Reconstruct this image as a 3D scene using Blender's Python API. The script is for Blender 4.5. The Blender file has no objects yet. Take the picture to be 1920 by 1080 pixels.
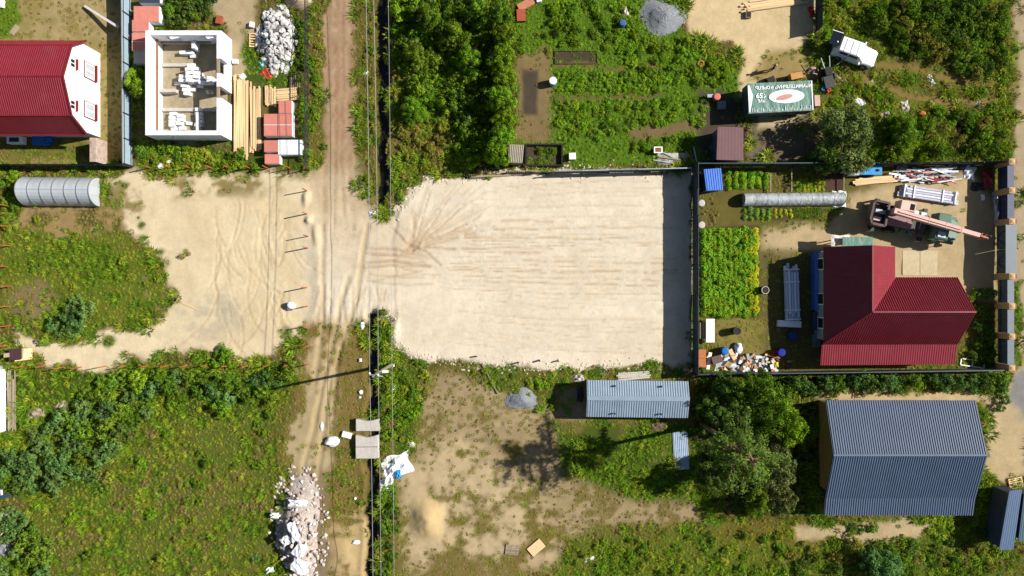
import bpy, math, random
import numpy as np
from mathutils import Vector, Matrix, Euler

# ---------------------------------------------------------------- camera, sky, sun, exposure
H, S = 70.0, 20.0                     # drone height in metres, photo pixels per metre on the ground
SUN_EL, SUN_AZ = math.radians(37.5), math.radians(11.5)   # azimuth from +x towards +y
scene = bpy.context.scene
COL = scene.collection
cam_d = bpy.data.cameras.new('camera')
cam = bpy.data.objects.new('camera', cam_d); COL.objects.link(cam)
cam.location = (0, 0, H)
cam_d.sensor_width = 36; cam_d.lens = 36 * H / (1920 / S)
cam_d.clip_end = 3000; cam_d.clip_start = 0.5
scene.camera = cam
world = bpy.data.worlds.new('World'); scene.world = world; world.use_nodes = True
wn = world.node_tree.nodes; bg = wn['Background']
sky = wn.new('ShaderNodeTexSky'); sky.sky_type = 'NISHITA'; sky.sun_disc = False
sky.sun_elevation = SUN_EL; sky.sun_rotation = math.pi / 2 - SUN_AZ
world.node_tree.links.new(sky.outputs[0], bg.inputs[0]); bg.inputs[1].default_value = 0.05
sun_d = bpy.data.lights.new('sun', 'SUN'); sun_d.energy = 5.0; sun_d.angle = math.radians(0.5); sun_d.color = (1, .945, .86)
sun = bpy.data.objects.new('sun', sun_d); COL.objects.link(sun)
sdir = Vector((math.cos(SUN_EL) * math.cos(SUN_AZ), math.cos(SUN_EL) * math.sin(SUN_AZ), math.sin(SUN_EL)))
sun.rotation_euler = sdir.to_track_quat('Z', 'Y').to_euler(); sun.location = (60, 12, 60)
vs = scene.view_settings; vs.view_transform = 'Standard'; vs.look = 'None'; vs.gamma = 1; vs.exposure = 0.62
try: vs.use_curve_mapping = False
except Exception: pass

R = random.Random(7)
NR = np.random.default_rng(11)

# ---------------------------------------------------------------- helpers
def lin(c):
    c = c / 255.0
    return c / 12.92 if c <= .04045 else ((c + .055) / 1.055) ** 2.4
def pc(r, g, b, k=1.6):               # base colour of a surface that shows as r,g,b in full sun
    return tuple(min(.82, lin(v) / k) for v in (r, g, b))
def W(px, py, z=0.0):                 # photo pixel of a point at height z -> world
    f = (1 - z / H) / S
    return Vector(((px - 960) * f, (540 - py) * f, z))

def nodes_of(m):
    m.use_nodes = True
    nt = m.node_tree
    return nt, nt.nodes, nt.links
def M(name, col, rough=.8, var=.15, scale=3.0, metal=0.0, bump=0.0, bscale=30.0, spec=.3, rand=0.0, stretch=None, dirt=None, dirtamt=.5):
    m = bpy.data.materials.new(name); nt, n, l = nodes_of(m)
    b = n['Principled BSDF']; b.inputs['Roughness'].default_value = rough; b.inputs['Metallic'].default_value = metal
    b.inputs['Specular IOR Level'].default_value = spec
    tc = n.new('ShaderNodeTexCoord'); src = tc.outputs['Object']
    if stretch:
        mp = n.new('ShaderNodeMapping'); mp.inputs['Scale'].default_value = stretch; l.new(src, mp.inputs[0]); src = mp.outputs[0]
    nz = n.new('ShaderNodeTexNoise'); nz.inputs['Scale'].default_value = scale; nz.inputs['Detail'].default_value = 6; nz.inputs['Roughness'].default_value = .65
    l.new(src, nz.inputs['Vector'])
    mr = n.new('ShaderNodeMapRange'); mr.inputs[1].default_value = .3; mr.inputs[2].default_value = .7
    mr.inputs[3].default_value = 1 - var; mr.inputs[4].default_value = 1 + var; l.new(nz.outputs[0], mr.inputs[0])
    fac = mr.outputs[0]
    if rand:
        oi = n.new('ShaderNodeObjectInfo'); m2 = n.new('ShaderNodeMapRange'); m2.inputs[3].default_value = 1 - rand; m2.inputs[4].default_value = 1 + rand
        l.new(oi.outputs['Random'], m2.inputs[0]); mu = n.new('ShaderNodeMath'); mu.operation = 'MULTIPLY'
        l.new(fac, mu.inputs[0]); l.new(m2.outputs[0], mu.inputs[1]); fac = mu.outputs[0]
    vm = n.new('ShaderNodeVectorMath'); vm.operation = 'SCALE'; vm.inputs[0].default_value = col[:3]; l.new(fac, vm.inputs['Scale'])
    out = vm.outputs[0]
    if dirt:
        n2 = n.new('ShaderNodeTexNoise'); n2.inputs['Scale'].default_value = scale * .6; n2.inputs['Detail'].default_value = 8; n2.inputs['Roughness'].default_value = .75
        l.new(src, n2.inputs['Vector'])
        rp = n.new('ShaderNodeMapRange'); rp.inputs[1].default_value = .5; rp.inputs[2].default_value = .72; rp.inputs[3].default_value = 0; rp.inputs[4].default_value = dirtamt
        l.new(n2.outputs[0], rp.inputs[0]); mx = n.new('ShaderNodeMix'); mx.data_type = 'RGBA'
        l.new(rp.outputs[0], mx.inputs[0]); l.new(out, mx.inputs[6]); mx.inputs[7].default_value = (*dirt, 1); out = mx.outputs[2]
    l.new(out, b.inputs['Base Color'])
    if bump:
        n3 = n.new('ShaderNodeTexNoise'); n3.inputs['Scale'].default_value = bscale; n3.inputs['Detail'].default_value = 5; l.new(src, n3.inputs['Vector'])
        bp = n.new('ShaderNodeBump'); bp.inputs['Strength'].default_value = 1; bp.inputs['Distance'].default_value = bump
        l.new(n3.outputs[0], bp.inputs['Height']); l.new(bp.outputs[0], b.inputs['Normal'])
    return m
def leafmat(name, dark, light, trans=.3, rand=.25):
    m = bpy.data.materials.new(name); nt, n, l = nodes_of(m); n.remove(n['Principled BSDF']); out = n['Material Output']
    at = n.new('ShaderNodeAttribute'); at.attribute_name = 'shade'
    mx = n.new('ShaderNodeMix'); mx.data_type = 'RGBA'; mx.inputs[6].default_value = (*dark, 1); mx.inputs[7].default_value = (*light, 1)
    l.new(at.outputs['Fac'], mx.inputs[0])
    oi = n.new('ShaderNodeObjectInfo')
    hs = n.new('ShaderNodeHueSaturation'); l.new(mx.outputs[2], hs.inputs['Color'])
    a = n.new('ShaderNodeMapRange'); a.inputs[3].default_value = .5 - .016; a.inputs[4].default_value = .5 + .018; l.new(oi.outputs['Random'], a.inputs[0]); l.new(a.outputs[0], hs.inputs['Hue'])
    ml = n.new('ShaderNodeMath'); ml.operation = 'MULTIPLY'; ml.inputs[1].default_value = 7.31; l.new(oi.outputs['Random'], ml.inputs[0])
    fr = n.new('ShaderNodeMath'); fr.operation = 'FRACT'; l.new(ml.outputs[0], fr.inputs[0])
    v = n.new('ShaderNodeMapRange'); v.inputs[3].default_value = 1 - rand; v.inputs[4].default_value = 1 + rand; l.new(fr.outputs[0], v.inputs[0]); l.new(v.outputs[0], hs.inputs['Value'])
    d = n.new('ShaderNodeBsdfDiffuse'); t = n.new('ShaderNodeBsdfTranslucent'); ms = n.new('ShaderNodeMixShader'); ms.inputs[0].default_value = trans
    l.new(hs.outputs[0], d.inputs[0]); l.new(hs.outputs[0], t.inputs[0]); l.new(d.outputs[0], ms.inputs[1]); l.new(t.outputs[0], ms.inputs[2])
    l.new(ms.outputs[0], out.inputs[0])
    return m

def link(o, parent=None):
    COL.objects.link(o)
    if parent is not None: o.parent = parent
    return o
def tag(o, label, cat, group=None, kind=None):
    if label: o['label'] = label
    if cat: o['category'] = cat
    if group: o['group'] = group
    if kind: o['kind'] = kind
    return o
def thing(name, label, cat, loc=(0, 0, 0), rz=0.0, group=None):
    o = bpy.data.objects.new(name, None); o.empty_display_size = .3; link(o)
    o.location = loc; o.rotation_euler = (0, 0, rz)
    return tag(o, label, cat, group)
class MB:
    def __init__(s): s.v = []; s.f = []
    def add(s, vs_, fs):
        k = len(s.v); s.v += [tuple(v) for v in vs_]; s.f += [tuple(i + k for i in f) for f in fs]; return s
    def box(s, x0, x1, y0, y1, z0, z1, mat=None):
        v = [(x0, y0, z0), (x1, y0, z0), (x1, y1, z0), (x0, y1, z0), (x0, y0, z1), (x1, y0, z1), (x1, y1, z1), (x0, y1, z1)]
        if mat is not None: v = [mat @ Vector(q) for q in v]
        return s.add(v, [(3, 2, 1, 0), (4, 5, 6, 7), (0, 1, 5, 4), (1, 2, 6, 5), (2, 3, 7, 6), (3, 0, 4, 7)])
    def cbox(s, c, d, rz=0.0, rx=0.0, ry=0.0):
        m = Matrix.Translation(c) @ Euler((rx, ry, rz)).to_matrix().to_4x4()
        return s.box(-d[0] / 2, d[0] / 2, -d[1] / 2, d[1] / 2, -d[2] / 2, d[2] / 2, m)
    def bar(s, p, q, w, h=None):
        p, q = Vector(p), Vector(q); h = h or w; d = q - p; L = d.length
        if L < 1e-6: return s
        m = Matrix.Translation((p + q) / 2) @ d.to_track_quat('X', 'Z').to_matrix().to_4x4()
        return s.box(-L / 2, L / 2, -w / 2, w / 2, -h / 2, h / 2, m)
    def tube(s, pts, r, n=6):
        pts = [Vector(p) for p in pts]; rs = r if isinstance(r, (list, tuple)) else [r] * len(pts)
        vs_, fs = [], []
        for i, p in enumerate(pts):
            d = (pts[min(i + 1, len(pts) - 1)] - pts[max(i - 1, 0)]).normalized()
            q = d.to_track_quat('Z', 'Y')
            for k in range(n):
                a = 2 * math.pi * k / n
                vs_.append(p + q @ Vector((math.cos(a) * rs[i], math.sin(a) * rs[i], 0)))
        for i in range(len(pts) - 1):
            for k in range(n):
                fs.append((i * n + k, i * n + (k + 1) % n, (i + 1) * n + (k + 1) % n, (i + 1) * n + k))
        fs.append(tuple(range(n))[::-1]); fs.append(tuple(range((len(pts) - 1) * n, len(pts) * n)))
        return s.add(vs_, fs)
    def lathe(s, prof, n=16, c=(0, 0, 0), axis='Z'):
        vs_, fs = [], []
        for r, z in prof:
            for k in range(n):
                a = 2 * math.pi * k / n; x, y = r * math.cos(a), r * math.sin(a)
                p = (x, y, z) if axis == 'Z' else ((x, z, y) if axis == 'Y' else (z, x, y))
                vs_.append((p[0] + c[0], p[1] + c[1], p[2] + c[2]))
        for i in range(len(prof) - 1):
            for k in range(n): fs.append((i * n + k, i * n + (k + 1) % n, (i + 1) * n + (k + 1) % n, (i + 1) * n + k))
        fs.append(tuple(range(n))[::-1]); fs.append(tuple(range((len(prof) - 1) * n, len(prof) * n)))
        return s.add(vs_, fs)
    def prism(s, poly, z0, z1, fn=None):
        n = len(poly); v = [(x, y, z0) for x, y in poly] + [(x, y, z1) for x, y in poly]
        if fn: v = [fn(q) for q in v]
        return s.add(v, [tuple(range(n))[::-1], tuple(range(n, 2 * n))] + [(i, (i + 1) % n, n + (i + 1) % n, n + i) for i in range(n)])
    def mesh(s, name):
        me = bpy.data.meshes.new(name); me.from_pydata(s.v, [], s.f); me.update(); return me
    def obj(s, name, mat, parent=None, bevel=0, smooth=False, loc=None):
        me = s.mesh(name); me.materials.append(mat)
        if smooth: me.shade_smooth()
        o = bpy.data.objects.new(name, me); link(o, parent)
        if loc is not None: o.location = loc
        if bevel:
            b = o.modifiers.new('bevel', 'BEVEL'); b.width = bevel; b.segments = 2; b.limit_method = 'ANGLE'
        return o
def inst(mesh, name, parent=None, loc=(0, 0, 0), rot=(0, 0, 0), sc=(1, 1, 1)):
    o = bpy.data.objects.new(name, mesh); link(o, parent); o.location = loc; o.rotation_euler = rot
    o.scale = sc if isinstance(sc, (tuple, list)) else (sc, sc, sc); return o
def withmat(me, m): me.materials.append(m); return me
def ribbed(name, lo, hi, L, mat, parent, amp=.03, pitch=.2, t=0.0, up=True):
    """sheet with trapezoid ribs running from lo(u) to hi(u), u metres along the eave"""
    prof = [(0, 0), (.3, 0), (.5, 1), (.8, 1)]; us = []
    n = max(1, int(round(L / pitch)))
    for i in range(n):
        for a, hgt in prof: us.append(((i + a) * L / n, hgt))
    us.append((L, 0))
    vs_, fs = [], []
    for u, hh in us:
        a, b = Vector(lo(u)), Vector(hi(u)); e = .02
        du = (Vector(lo(min(u + e, L))) - Vector(lo(max(u - e, 0)))) + (Vector(hi(min(u + e, L))) - Vector(hi(max(u - e, 0))))
        nn = du.cross(b - a)
        nn = nn.normalized() if nn.length > 1e-9 else Vector((0, 0, 1))
        if up and nn.z < 0: nn = -nn
        vs_ += [a + nn * amp * hh, b + nn * amp * hh]
    for i in range(len(us) - 1): fs.append((2 * i, 2 * i + 2, 2 * i + 3, 2 * i + 1))
    return MB().add(vs_, fs).obj(name, mat, parent)
def lerp(a, b, t): return Vector(a) * (1 - t) + Vector(b) * t
def roof_quad(name, a, b, c, d, mat, parent, **k):      # a-b eave, d-c ridge
    L = (Vector(b) - Vector(a)).length
    return ribbed(name, lambda u: lerp(a, b, u / L), lambda u: lerp(d, c, u / L), L, mat, parent, **k)

# ---------------------------------------------------------------- terrain fields
TAB = NR.random((256, 256))
def vnoise(x, y):
    xi = np.floor(x).astype(int); yi = np.floor(y).astype(int); fx = x - xi; fy = y - yi
    fx = fx * fx * (3 - 2 * fx); fy = fy * fy * (3 - 2 * fy)
    a = TAB[yi & 255, xi & 255]; b = TAB[yi & 255, (xi + 1) & 255]; c = TAB[(yi + 1) & 255, xi & 255]; d = TAB[(yi + 1) & 255, (xi + 1) & 255]
    return (a * (1 - fx) + b * fx) * (1 - fy) + (c * (1 - fx) + d * fx) * fy
def fbm(x, y, oct=4, seed=0):
    r = 0; amp = .5; tot = 0
    for k in range(oct):
        r = r + amp * vnoise(x * 2 ** k + 17.3 * (k + seed * 3.7), y * 2 ** k + 9.1 * (k + seed * 5.3)); tot += amp; amp *= .5
    return r / tot
DX = .15; XF, YF = 52.0, 31.0
fx_ = np.arange(-XF, XF + 1e-6, DX); fy_ = np.arange(-YF, YF + 1e-6, DX)
ext = np.array([1.5, 4, 8, 15, 30, 60, 120, 250, 500, 900.0])
xs = np.concatenate([(-XF - ext)[::-1], fx_, XF + ext]); ys = np.concatenate([(-YF - ext)[::-1], fy_, YF + ext])
X, Y = np.meshgrid(xs, ys)
PX, PY = X * S + 960, 540 - Y * S
WX = (fbm(X / 1.6, Y / 1.6, 4, 1) - .5); WY = (fbm(X / 1.6, Y / 1.6, 4, 2) - .5)
Z = (fbm(X / 3, Y / 3, 4, 3) - .5) * .16
N1 = fbm(X / 2.2, Y / 2.2, 5, 4); N2 = fbm(X / .7, Y / .7, 4, 5); N3 = fbm(X / 6, Y / 6, 4, 6)
Bare = np.full(X.shape, .06); Lush = .32 + (N3 - .5) * .9; Tall = np.full(X.shape, 1.0)
Cc = np.zeros(X.shape + (3,))
def paintall(col): Cc[:] = np.array(col)
def sl_for(x0, x1, y0, y1):
    wx0, wx1 = (x0 - 960) / S, (x1 - 960) / S; wy0, wy1 = (540 - y1) / S, (540 - y0) / S
    return slice(max(0, np.searchsorted(ys, wy0) - 1), np.searchsorted(ys, wy1) + 1), slice(max(0, np.searchsorted(xs, wx0) - 1), np.searchsorted(xs, wx1) + 1)
def sstep(t): t = np.clip(t, 0, 1); return t * t * (3 - 2 * t)
def pmask(poly, soft=8, warp=14):
    p = np.array(poly, float); m = soft + warp
    s = sl_for(p[:, 0].min() - m, p[:, 0].max() + m, p[:, 1].min() - m, p[:, 1].max() + m)
    x = PX[s] + WX[s] * 2 * warp; y = PY[s] + WY[s] * 2 * warp
    ins = np.zeros(x.shape, bool); d = np.full(x.shape, 1e9)
    for i in range(len(p)):
        x0, y0 = p[i]; x1, y1 = p[(i + 1) % len(p)]
        dx, dy = x1 - x0, y1 - y0
        t = np.clip(((x - x0) * dx + (y - y0) * dy) / (dx * dx + dy * dy + 1e-9), 0, 1)
        d = np.minimum(d, np.hypot(x - x0 - t * dx, y - y0 - t * dy))
        c = ((y0 > y) != (y1 > y))
        xc = x0 + (y - y0) * dx / (dy if abs(dy) > 1e-9 else 1e-9)
        ins ^= c & (x < xc)
    return s, sstep(np.where(ins, d, -d) / (2 * soft) + .5)
def lay(poly, col=None, bare=None, lush=None, tall=None, dz=0.0, soft=8, warp=14, patch=None, amt=1.0):
    s, m = pmask(poly, soft, warp)
    if patch is not None: m = m * sstep((N1[s] * .6 + N2[s] * .4 - patch) / .16 + .5)
    m = m * amt
    if col is not None:
        v = .84 + .32 * N2[s]; Cc[s] = Cc[s] * (1 - m[..., None]) + np.array(col) * v[..., None] * m[..., None]
    if bare is not None: Bare[s] = Bare[s] * (1 - m) + bare * m
    if lush is not None: Lush[s] = Lush[s] * (1 - m) + lush * m
    if tall is not None: Tall[s] = Tall[s] * (1 - m) + tall * m
    if dz: Z[s] += dz * m
def line(pts, w, depth=0.0, col=None, amt=.6, berm=.4, bare=None, lush=None, breakup=0.0):
    for (x0, y0), (x1, y1) in zip(pts[:-1], pts[1:]):
        m = w * 3
        s = sl_for(min(x0, x1) - m, max(x0, x1) + m, min(y0, y1) - m, max(y0, y1) + m)
        x = PX[s] + WX[s] * 6; y = PY[s] + WY[s] * 6; dx, dy = x1 - x0, y1 - y0; L2 = dx * dx + dy * dy + 1e-9
        tt = ((x - x0) * dx + (y - y0) * dy) / L2; t = np.clip(tt, 0, 1)
        d = np.hypot(x - x0 - t * dx, y - y0 - t * dy) / w
        g = np.exp(-d * d); end = (tt >= 0) & (tt < 1)
        g = np.where(end, g, g * .5)
        if breakup: g = g * sstep((N2[s] - breakup) / .2 + .5)
        if depth: Z[s] += -depth * g + depth * berm * np.exp(-(d - 1.8) ** 2 * 2) * np.where(end, 1, .3)
        if col is not None:
            a = (g * amt)[..., None]; Cc[s] = Cc[s] * (1 - a) + np.array(col) * a
        if bare is not None: Bare[s] = Bare[s] * (1 - g) + bare * g
        if lush is not None: Lush[s] = Lush[s] * (1 - g) + lush * g
def mound(cx, cy, rx, ry, h, col=None, bare=None, p=1.5):
    s = sl_for(cx - rx * 1.3, cx + rx * 1.3, cy - ry * 1.3, cy + ry * 1.3)
    d = np.hypot((PX[s] - cx + WX[s] * 12) / rx, (PY[s] - cy + WY[s] * 12) / ry); m = np.clip(1 - d, 0, 1) ** (1 / p) if p < 1 else sstep(np.clip(1 - d, 0, 1))
    Z[s] += h * m * (.85 + .3 * N2[s])
    k = sstep(m * 4)
    if col is not None: Cc[s] = Cc[s] * (1 - k[..., None]) + np.array(col) * k[..., None]
    if bare is not None: Bare[s] = Bare[s] * (1 - k) + bare * k
def gz(x, y):
    i = int(round((x + XF) / DX)) + len(ext); j = int(round((y + YF) / DX)) + len(ext)
    i = min(max(i, 0), Z.shape[1] - 1); j = min(max(j, 0), Z.shape[0] - 1); return float(Z[j, i])
def G(px, py, z=0.0):                 # ground point under a photo pixel (seen at height z above the ground)
    p = W(px, py, z); return Vector((p.x, p.y, gz(p.x, p.y)))

# ---- colours of the ground
SOIL = pc(104, 98, 46); DRY = pc(150, 134, 84); PALE = pc(247, 233, 208); SAND = pc(240, 221, 183); ROAD = pc(186, 157, 124)
TAN = pc(205, 182, 140); DARK = pc(70, 60, 45); TRACK = pc(218, 194, 158)
Cc[:] = np.array(SOIL) * (.75 + .5 * N2)[..., None]
g_ = sstep((Lush - .2) / .6)[..., None]; Cc[:] = Cc * (1 - g_ * .6) + np.array(pc(72, 84, 28)) * g_ * .6
Z[:] += 0
# meadow, bottom left: brown and green patches
lay([(240, 800), (520, 720), (520, 1090), (40, 1090), (60, 920)], pc(98, 110, 42), .03, .6, .78, soft=30)
lay([(300, 780), (540, 740), (530, 900), (500, 1090), (380, 1090), (300, 960)], pc(122, 112, 58), None, .34, .65, soft=40, patch=.5)
lay([(80, 900), (240, 830), (420, 780), (470, 860), (330, 1090), (80, 1090)], pc(130, 112, 66), .08, .24, .6, soft=30, patch=.57)
lay([(0, 430), (230, 430), (320, 540), (270, 610), (60, 620), (0, 600)], pc(106, 118, 38), .03, .58, .6, soft=14)
lay([(0, 690), (560, 680), (540, 760), (240, 800), (180, 920), (0, 940)], pc(78, 92, 34), .03, .74, .9, soft=16)
# left yards
lay([(-60, -60), (236, -60), (236, 308), (-60, 308)], pc(164, 146, 92), .6, .22, .35, soft=4, warp=2)
lay([(110, -60), (225, -60), (225, 72), (60, 72)], pc(178, 158, 112), .75, .15, .3, soft=14, patch=.42)
lay([(-60, -60), (30, -60), (34, 40), (20, 76), (-60, 76)], pc(104, 128, 36), .05, .8, .35, soft=8)
lay([(-60, 262), (170, 262), (170, 305), (-60, 305)], pc(126, 118, 58), .3, .5, .35, soft=8)
lay([(250, -60), (600, -60), (600, 320), (250, 318)], pc(112, 100, 58), .3, .45, .7, soft=10)
lay([(385, -60), (480, -60), (482, 60), (462, 150), (436, 150), (430, 60), (400, 30)], pc(192, 172, 136), .9, soft=8)
lay([(460, 60), (485, 100), (545, 150), (540, 165), (460, 160)], pc(74, 96, 36), .05, .8, .5, soft=8)
lay([(248, 262), (470, 285), (580, 300), (580, 322), (250, 322)], pc(86, 98, 36), .04, .75, .7, soft=8)
# dirt road and verges
lay([(586, -60), (612, -60), (606, 300), (586, 300)], pc(110, 104, 48), .1, .5, .5, soft=6)
lay([(662, -60), (740, -60), (760, 250), (810, 330), (735, 395), (690, 395), (665, 300)], pc(108, 102, 46), .08, .4, .7, soft=8)
lay([(611, -80), (660, -80), (661, 240), (666, 330), (690, 395), (745, 430), (740, 600), (580, 600), (586, 340), (606, 300)], ROAD, .97, soft=5, warp=14)
lay([(578, 330), (668, 310), (700, 400), (745, 430), (740, 590), (580, 600)], pc(216, 194, 160), .98, soft=26, warp=14)
# left sand yard
lay([(190, 340), (250, 326), (440, 334), (588, 322), (596, 420), (586, 600), (552, 646), (480, 676), (438, 676), (420, 650), (335, 662), (180, 692), (84, 682), (34, 656), (40, 630), (140, 640), (290, 606), (328, 566), (312, 500), (240, 428), (222, 390)], SAND, .96, soft=11, warp=24)
lay([(40, 380), (200, 380), (235, 400), (228, 440), (130, 445), (30, 430)], pc(168, 142, 96), .75, .3, .5, soft=10, patch=.45)
lay([(20, 540), (80, 520), (110, 560), (60, 600), (20, 590)], pc(140, 122, 84), .6, .3, .6, soft=10)
for gx, gy, gr in ((215, 380, 16), (347, 367, 6), (265, 422, 8), (268, 445, 7), (300, 472, 7), (348, 476, 7), (205, 640, 13), (533, 622, 16), (460, 340, 10), (232, 350, 10), (405, 330, 12)):
    lay([(gx + gr * math.cos(a), gy + gr * .8 * math.sin(a)) for a in np.linspace(0, 6.28, 9)[:-1]], pc(92, 104, 40), .1, .75, .5, soft=5, warp=5)
lay([(240, 340), (600, 330), (600, 640), (330, 650), (320, 500)], pc(226, 203, 162), None, soft=20, patch=.52, amt=.6)
lay([(330, 580), (430, 540), (470, 620), (340, 650)], pc(196, 184, 160), None, soft=20, patch=.46, amt=.7)
lay([(200, 335), (590, 325), (590, 360), (300, 370), (240, 440), (330, 560), (300, 600), (200, 420)], pc(150, 134, 86), .75, .5, .35, soft=16, patch=.56)
# lower track
lay([(580, 596), (664, 604), (690, 640), (690, 1090), (600, 1090), (600, 900), (560, 905), (520, 880), (545, 770), (560, 690)], pc(136, 116, 66), .35, .4, .5, soft=16)
lay([(580, 590), (660, 600), (640, 700), (622, 800), (605, 905), (545, 895), (552, 780), (575, 690)], pc(190, 170, 130), .85, .4, .4, soft=10, warp=22, patch=.42)
lay([(600, 1000), (690, 960), (700, 1090), (600, 1090)], pc(200, 174, 126), .9, soft=16, warp=26, patch=.4)
lay([(545, 880), (610, 880), (612, 1090), (545, 1090)], pc(150, 130, 100), .9, soft=14)
# plots below the sand field
lay([(735, 690), (1100, 680), (1300, 690), (1300, 1090), (735, 1090)], pc(132, 116, 66), .25, .45, .4, soft=10)
lay([(745, 830), (800, 705), (930, 690), (1090, 790), (1110, 900), (1330, 940), (1330, 985), (1100, 1000), (1060, 1060), (760, 1080)], pc(172, 152, 114), .62, .2, .34, soft=22, patch=.44)
lay([(750, 880), (870, 820), (1010, 930), (1050, 1050), (760, 1060)], pc(204, 182, 142), .9, .2, .3, soft=24, patch=.50)
for i in range(26): gx2, gy2 = 760 + (i * 73) % 330, 720 + (i * 131) % 340; line([(gx2, gy2), (gx2 + 40, gy2 + 6 * math.sin(i)), (gx2 + 85, gy2 + 14 * math.sin(i * 2.1))], 3 + i % 4, .02, pc(212, 188, 142) if i % 3 else pc(110, 104, 56), .4, breakup=.45)
lay([(735, 680), (800, 672), (790, 760), (770, 850), (738, 860)], pc(82, 98, 34), .03, .85, .8, soft=14)
lay([(850, 690), (1090, 680), (1250, 688), (1290, 712), (1090, 712), (1080, 780), (930, 730)], pc(104, 104, 46), .12, .6, .6, soft=10)
lay([(1030, 790), (1330, 790), (1340, 940), (1180, 935), (1060, 890)], pc(80, 96, 32), .04, .78, .6, soft=18, patch=.33)
lay([(1040, 725), (1100, 725), (1100, 790), (1040, 775)], pc(165, 145, 112), .9, soft=8)
lay([(1050, 1010), (1120, 985), (1500, 985), (1930, 930), (1930, 1090), (1040, 1090)], pc(102, 114, 38), .03, .64, .75, soft=14)
lay([(1330, 930), (1530, 975), (1560, 1030), (1330, 1010)], pc(118, 106, 44), .15, .45, .7, soft=16)
lay([(1490, 990), (1760, 970), (1720, 1006), (1640, 1018), (1500, 1016)], pc(200, 178, 138), .92, soft=8)
lay([(1340, 745), (1530, 730), (1850, 730), (1870, 745), (1910, 690), (1940, 690), (1940, 890), (1880, 905), (1845, 890), (1845, 760), (1340, 760)], pc(206, 184, 142), .92, soft=8)
lay([(1900, 690), (1940, 690), (1940, 780), (1912, 790), (1896, 760)], pc(150, 148, 146), 1, soft=8)
lay([(1840, 880), (1890, 920), (1880, 1060), (1830, 1060), (1826, 960)], pc(90, 104, 34), .04, .7, .8, soft=10)
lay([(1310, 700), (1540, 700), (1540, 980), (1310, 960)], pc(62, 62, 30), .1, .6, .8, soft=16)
# right-hand village road
lay([(1896, -60), (1960, -60), (1960, 700), (1898, 700)], pc(188, 168, 136), .9, soft=8)
lay([(1899, 60), (1914, 60), (1912, 180), (1898, 180)], pc(136, 132, 76), .4, .5, .4, soft=6)
lay([(1898, 530), (1916, 530), (1914, 690), (1898, 690)], pc(96, 116, 40), .05, .7, .4, soft=6)
# thicket and gardens at the top
lay([(735, -60), (960, -60), (960, 320), (800, 330), (745, 260)], pc(58, 62, 24), .05, .6, 1.1, soft=14)
lay([(745, 200), (830, 200), (860, 300), (790, 325), (740, 390), (730, 250)], pc(112, 100, 46), .1, .35, .9, soft=14)
lay([(962, -60), (1200, -60), (1290, 70), (1390, 130), (1380, 200), (1330, 300), (960, 318)], pc(92, 124, 34), .03, .98, .46, soft=8)
lay([(965, 95), (1030, 95), (1035, 270), (965, 265)], pc(142, 122, 82), .75, .4, .4, soft=10)
lay([(980, 130), (1008, 130), (1008, 215), (980, 215)], pc(86, 76, 64), 1, soft=5, warp=4)
lay([(1040, 96), (1118, 96), (1118, 120), (1040, 120)], pc(84, 74, 58), .7, .7, .4, soft=4, warp=3)
lay([(1180, 240), (1340, 225), (1340, 245), (1180, 262)], pc(132, 110, 76), .9, soft=6)
lay([(1040, 118), (1240, 125), (1240, 135), (1040, 128)], pc(120, 110, 62), .6, soft=4)
lay([(1040, 178), (1240, 176), (1240, 186), (1040, 188)], pc(116, 104, 60), .6, soft=4)
lay([(1285, -60), (1536, -60), (1530, 60), (1490, 100), (1430, 150), (1405, 200), (1375, 200), (1392, 110), (1370, 80), (1290, 62)], pc(228, 204, 158), .97, soft=6, warp=10)
lay([(1440, 100), (1520, 90), (1530, 150), (1400, 152)], pc(170, 148, 96), .7, .5, .4, soft=10)
lay([(1400, 205), (1530, 215), (1540, 300), (1400, 300)], pc(120, 108, 88), .9, soft=12)
lay([(1420, 212), (1500, 214), (1470, 236), (1420, 238)], pc(206, 186, 146), 1, soft=6)
lay([(1310, 160), (1400, 190), (1400, 300), (1310, 300)], pc(88, 80, 66), .85, soft=12)
lay([(1545, -60), (1895, -60), (1895, 302), (1545, 302)], pc(100, 110, 38), .03, .6, .75, soft=10)
lay([(1790, 195), (1860, 200), (1850, 290), (1780, 270)], pc(52, 50, 34), .5, .4, .8, soft=12)
TRK = pc(150, 124, 72)
line([(1560, 130), (1640, 150), (1700, 178), (1770, 192), (1900, 186)], 9, .03, TRK, .85, bare=.8)
line([(1640, 118), (1700, 125), (1760, 142), (1830, 156), (1900, 160)], 8, .03, TRK, .8, bare=.75)
# plot with the crane
lay([(1302, 306), (1892, 306), (1892, 702), (1302, 702)], pc(112, 104, 52), .2, .5, .4, soft=3, warp=2)
lay([(1424, 470), (1440, 430), (1560, 420), (1590, 365), (1660, 345), (1820, 330), (1868, 380), (1868, 560), (1690, 540), (1560, 500), (1510, 560), (1430, 490)], TAN, .92, soft=12)
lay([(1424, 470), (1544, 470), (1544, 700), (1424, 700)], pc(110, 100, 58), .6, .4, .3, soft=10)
lay([(1345, 590), (1428, 590), (1428, 664), (1345, 664)], pc(142, 130, 70), .5, .4, .3, soft=10)
lay([(1305, 425), (1424, 425), (1424, 596), (1312, 596)], pc(86, 74, 46), .5, .9, .3, soft=4, warp=3)
lay([(1390, 388), (1540, 388), (1540, 414), (1390, 414)], pc(92, 82, 48), .6, .8, .3, soft=3, warp=2)
lay([(1545, 318), (1583, 318), (1583, 358), (1545, 358)], pc(92, 70, 56), .95, soft=4, warp=3)
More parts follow.
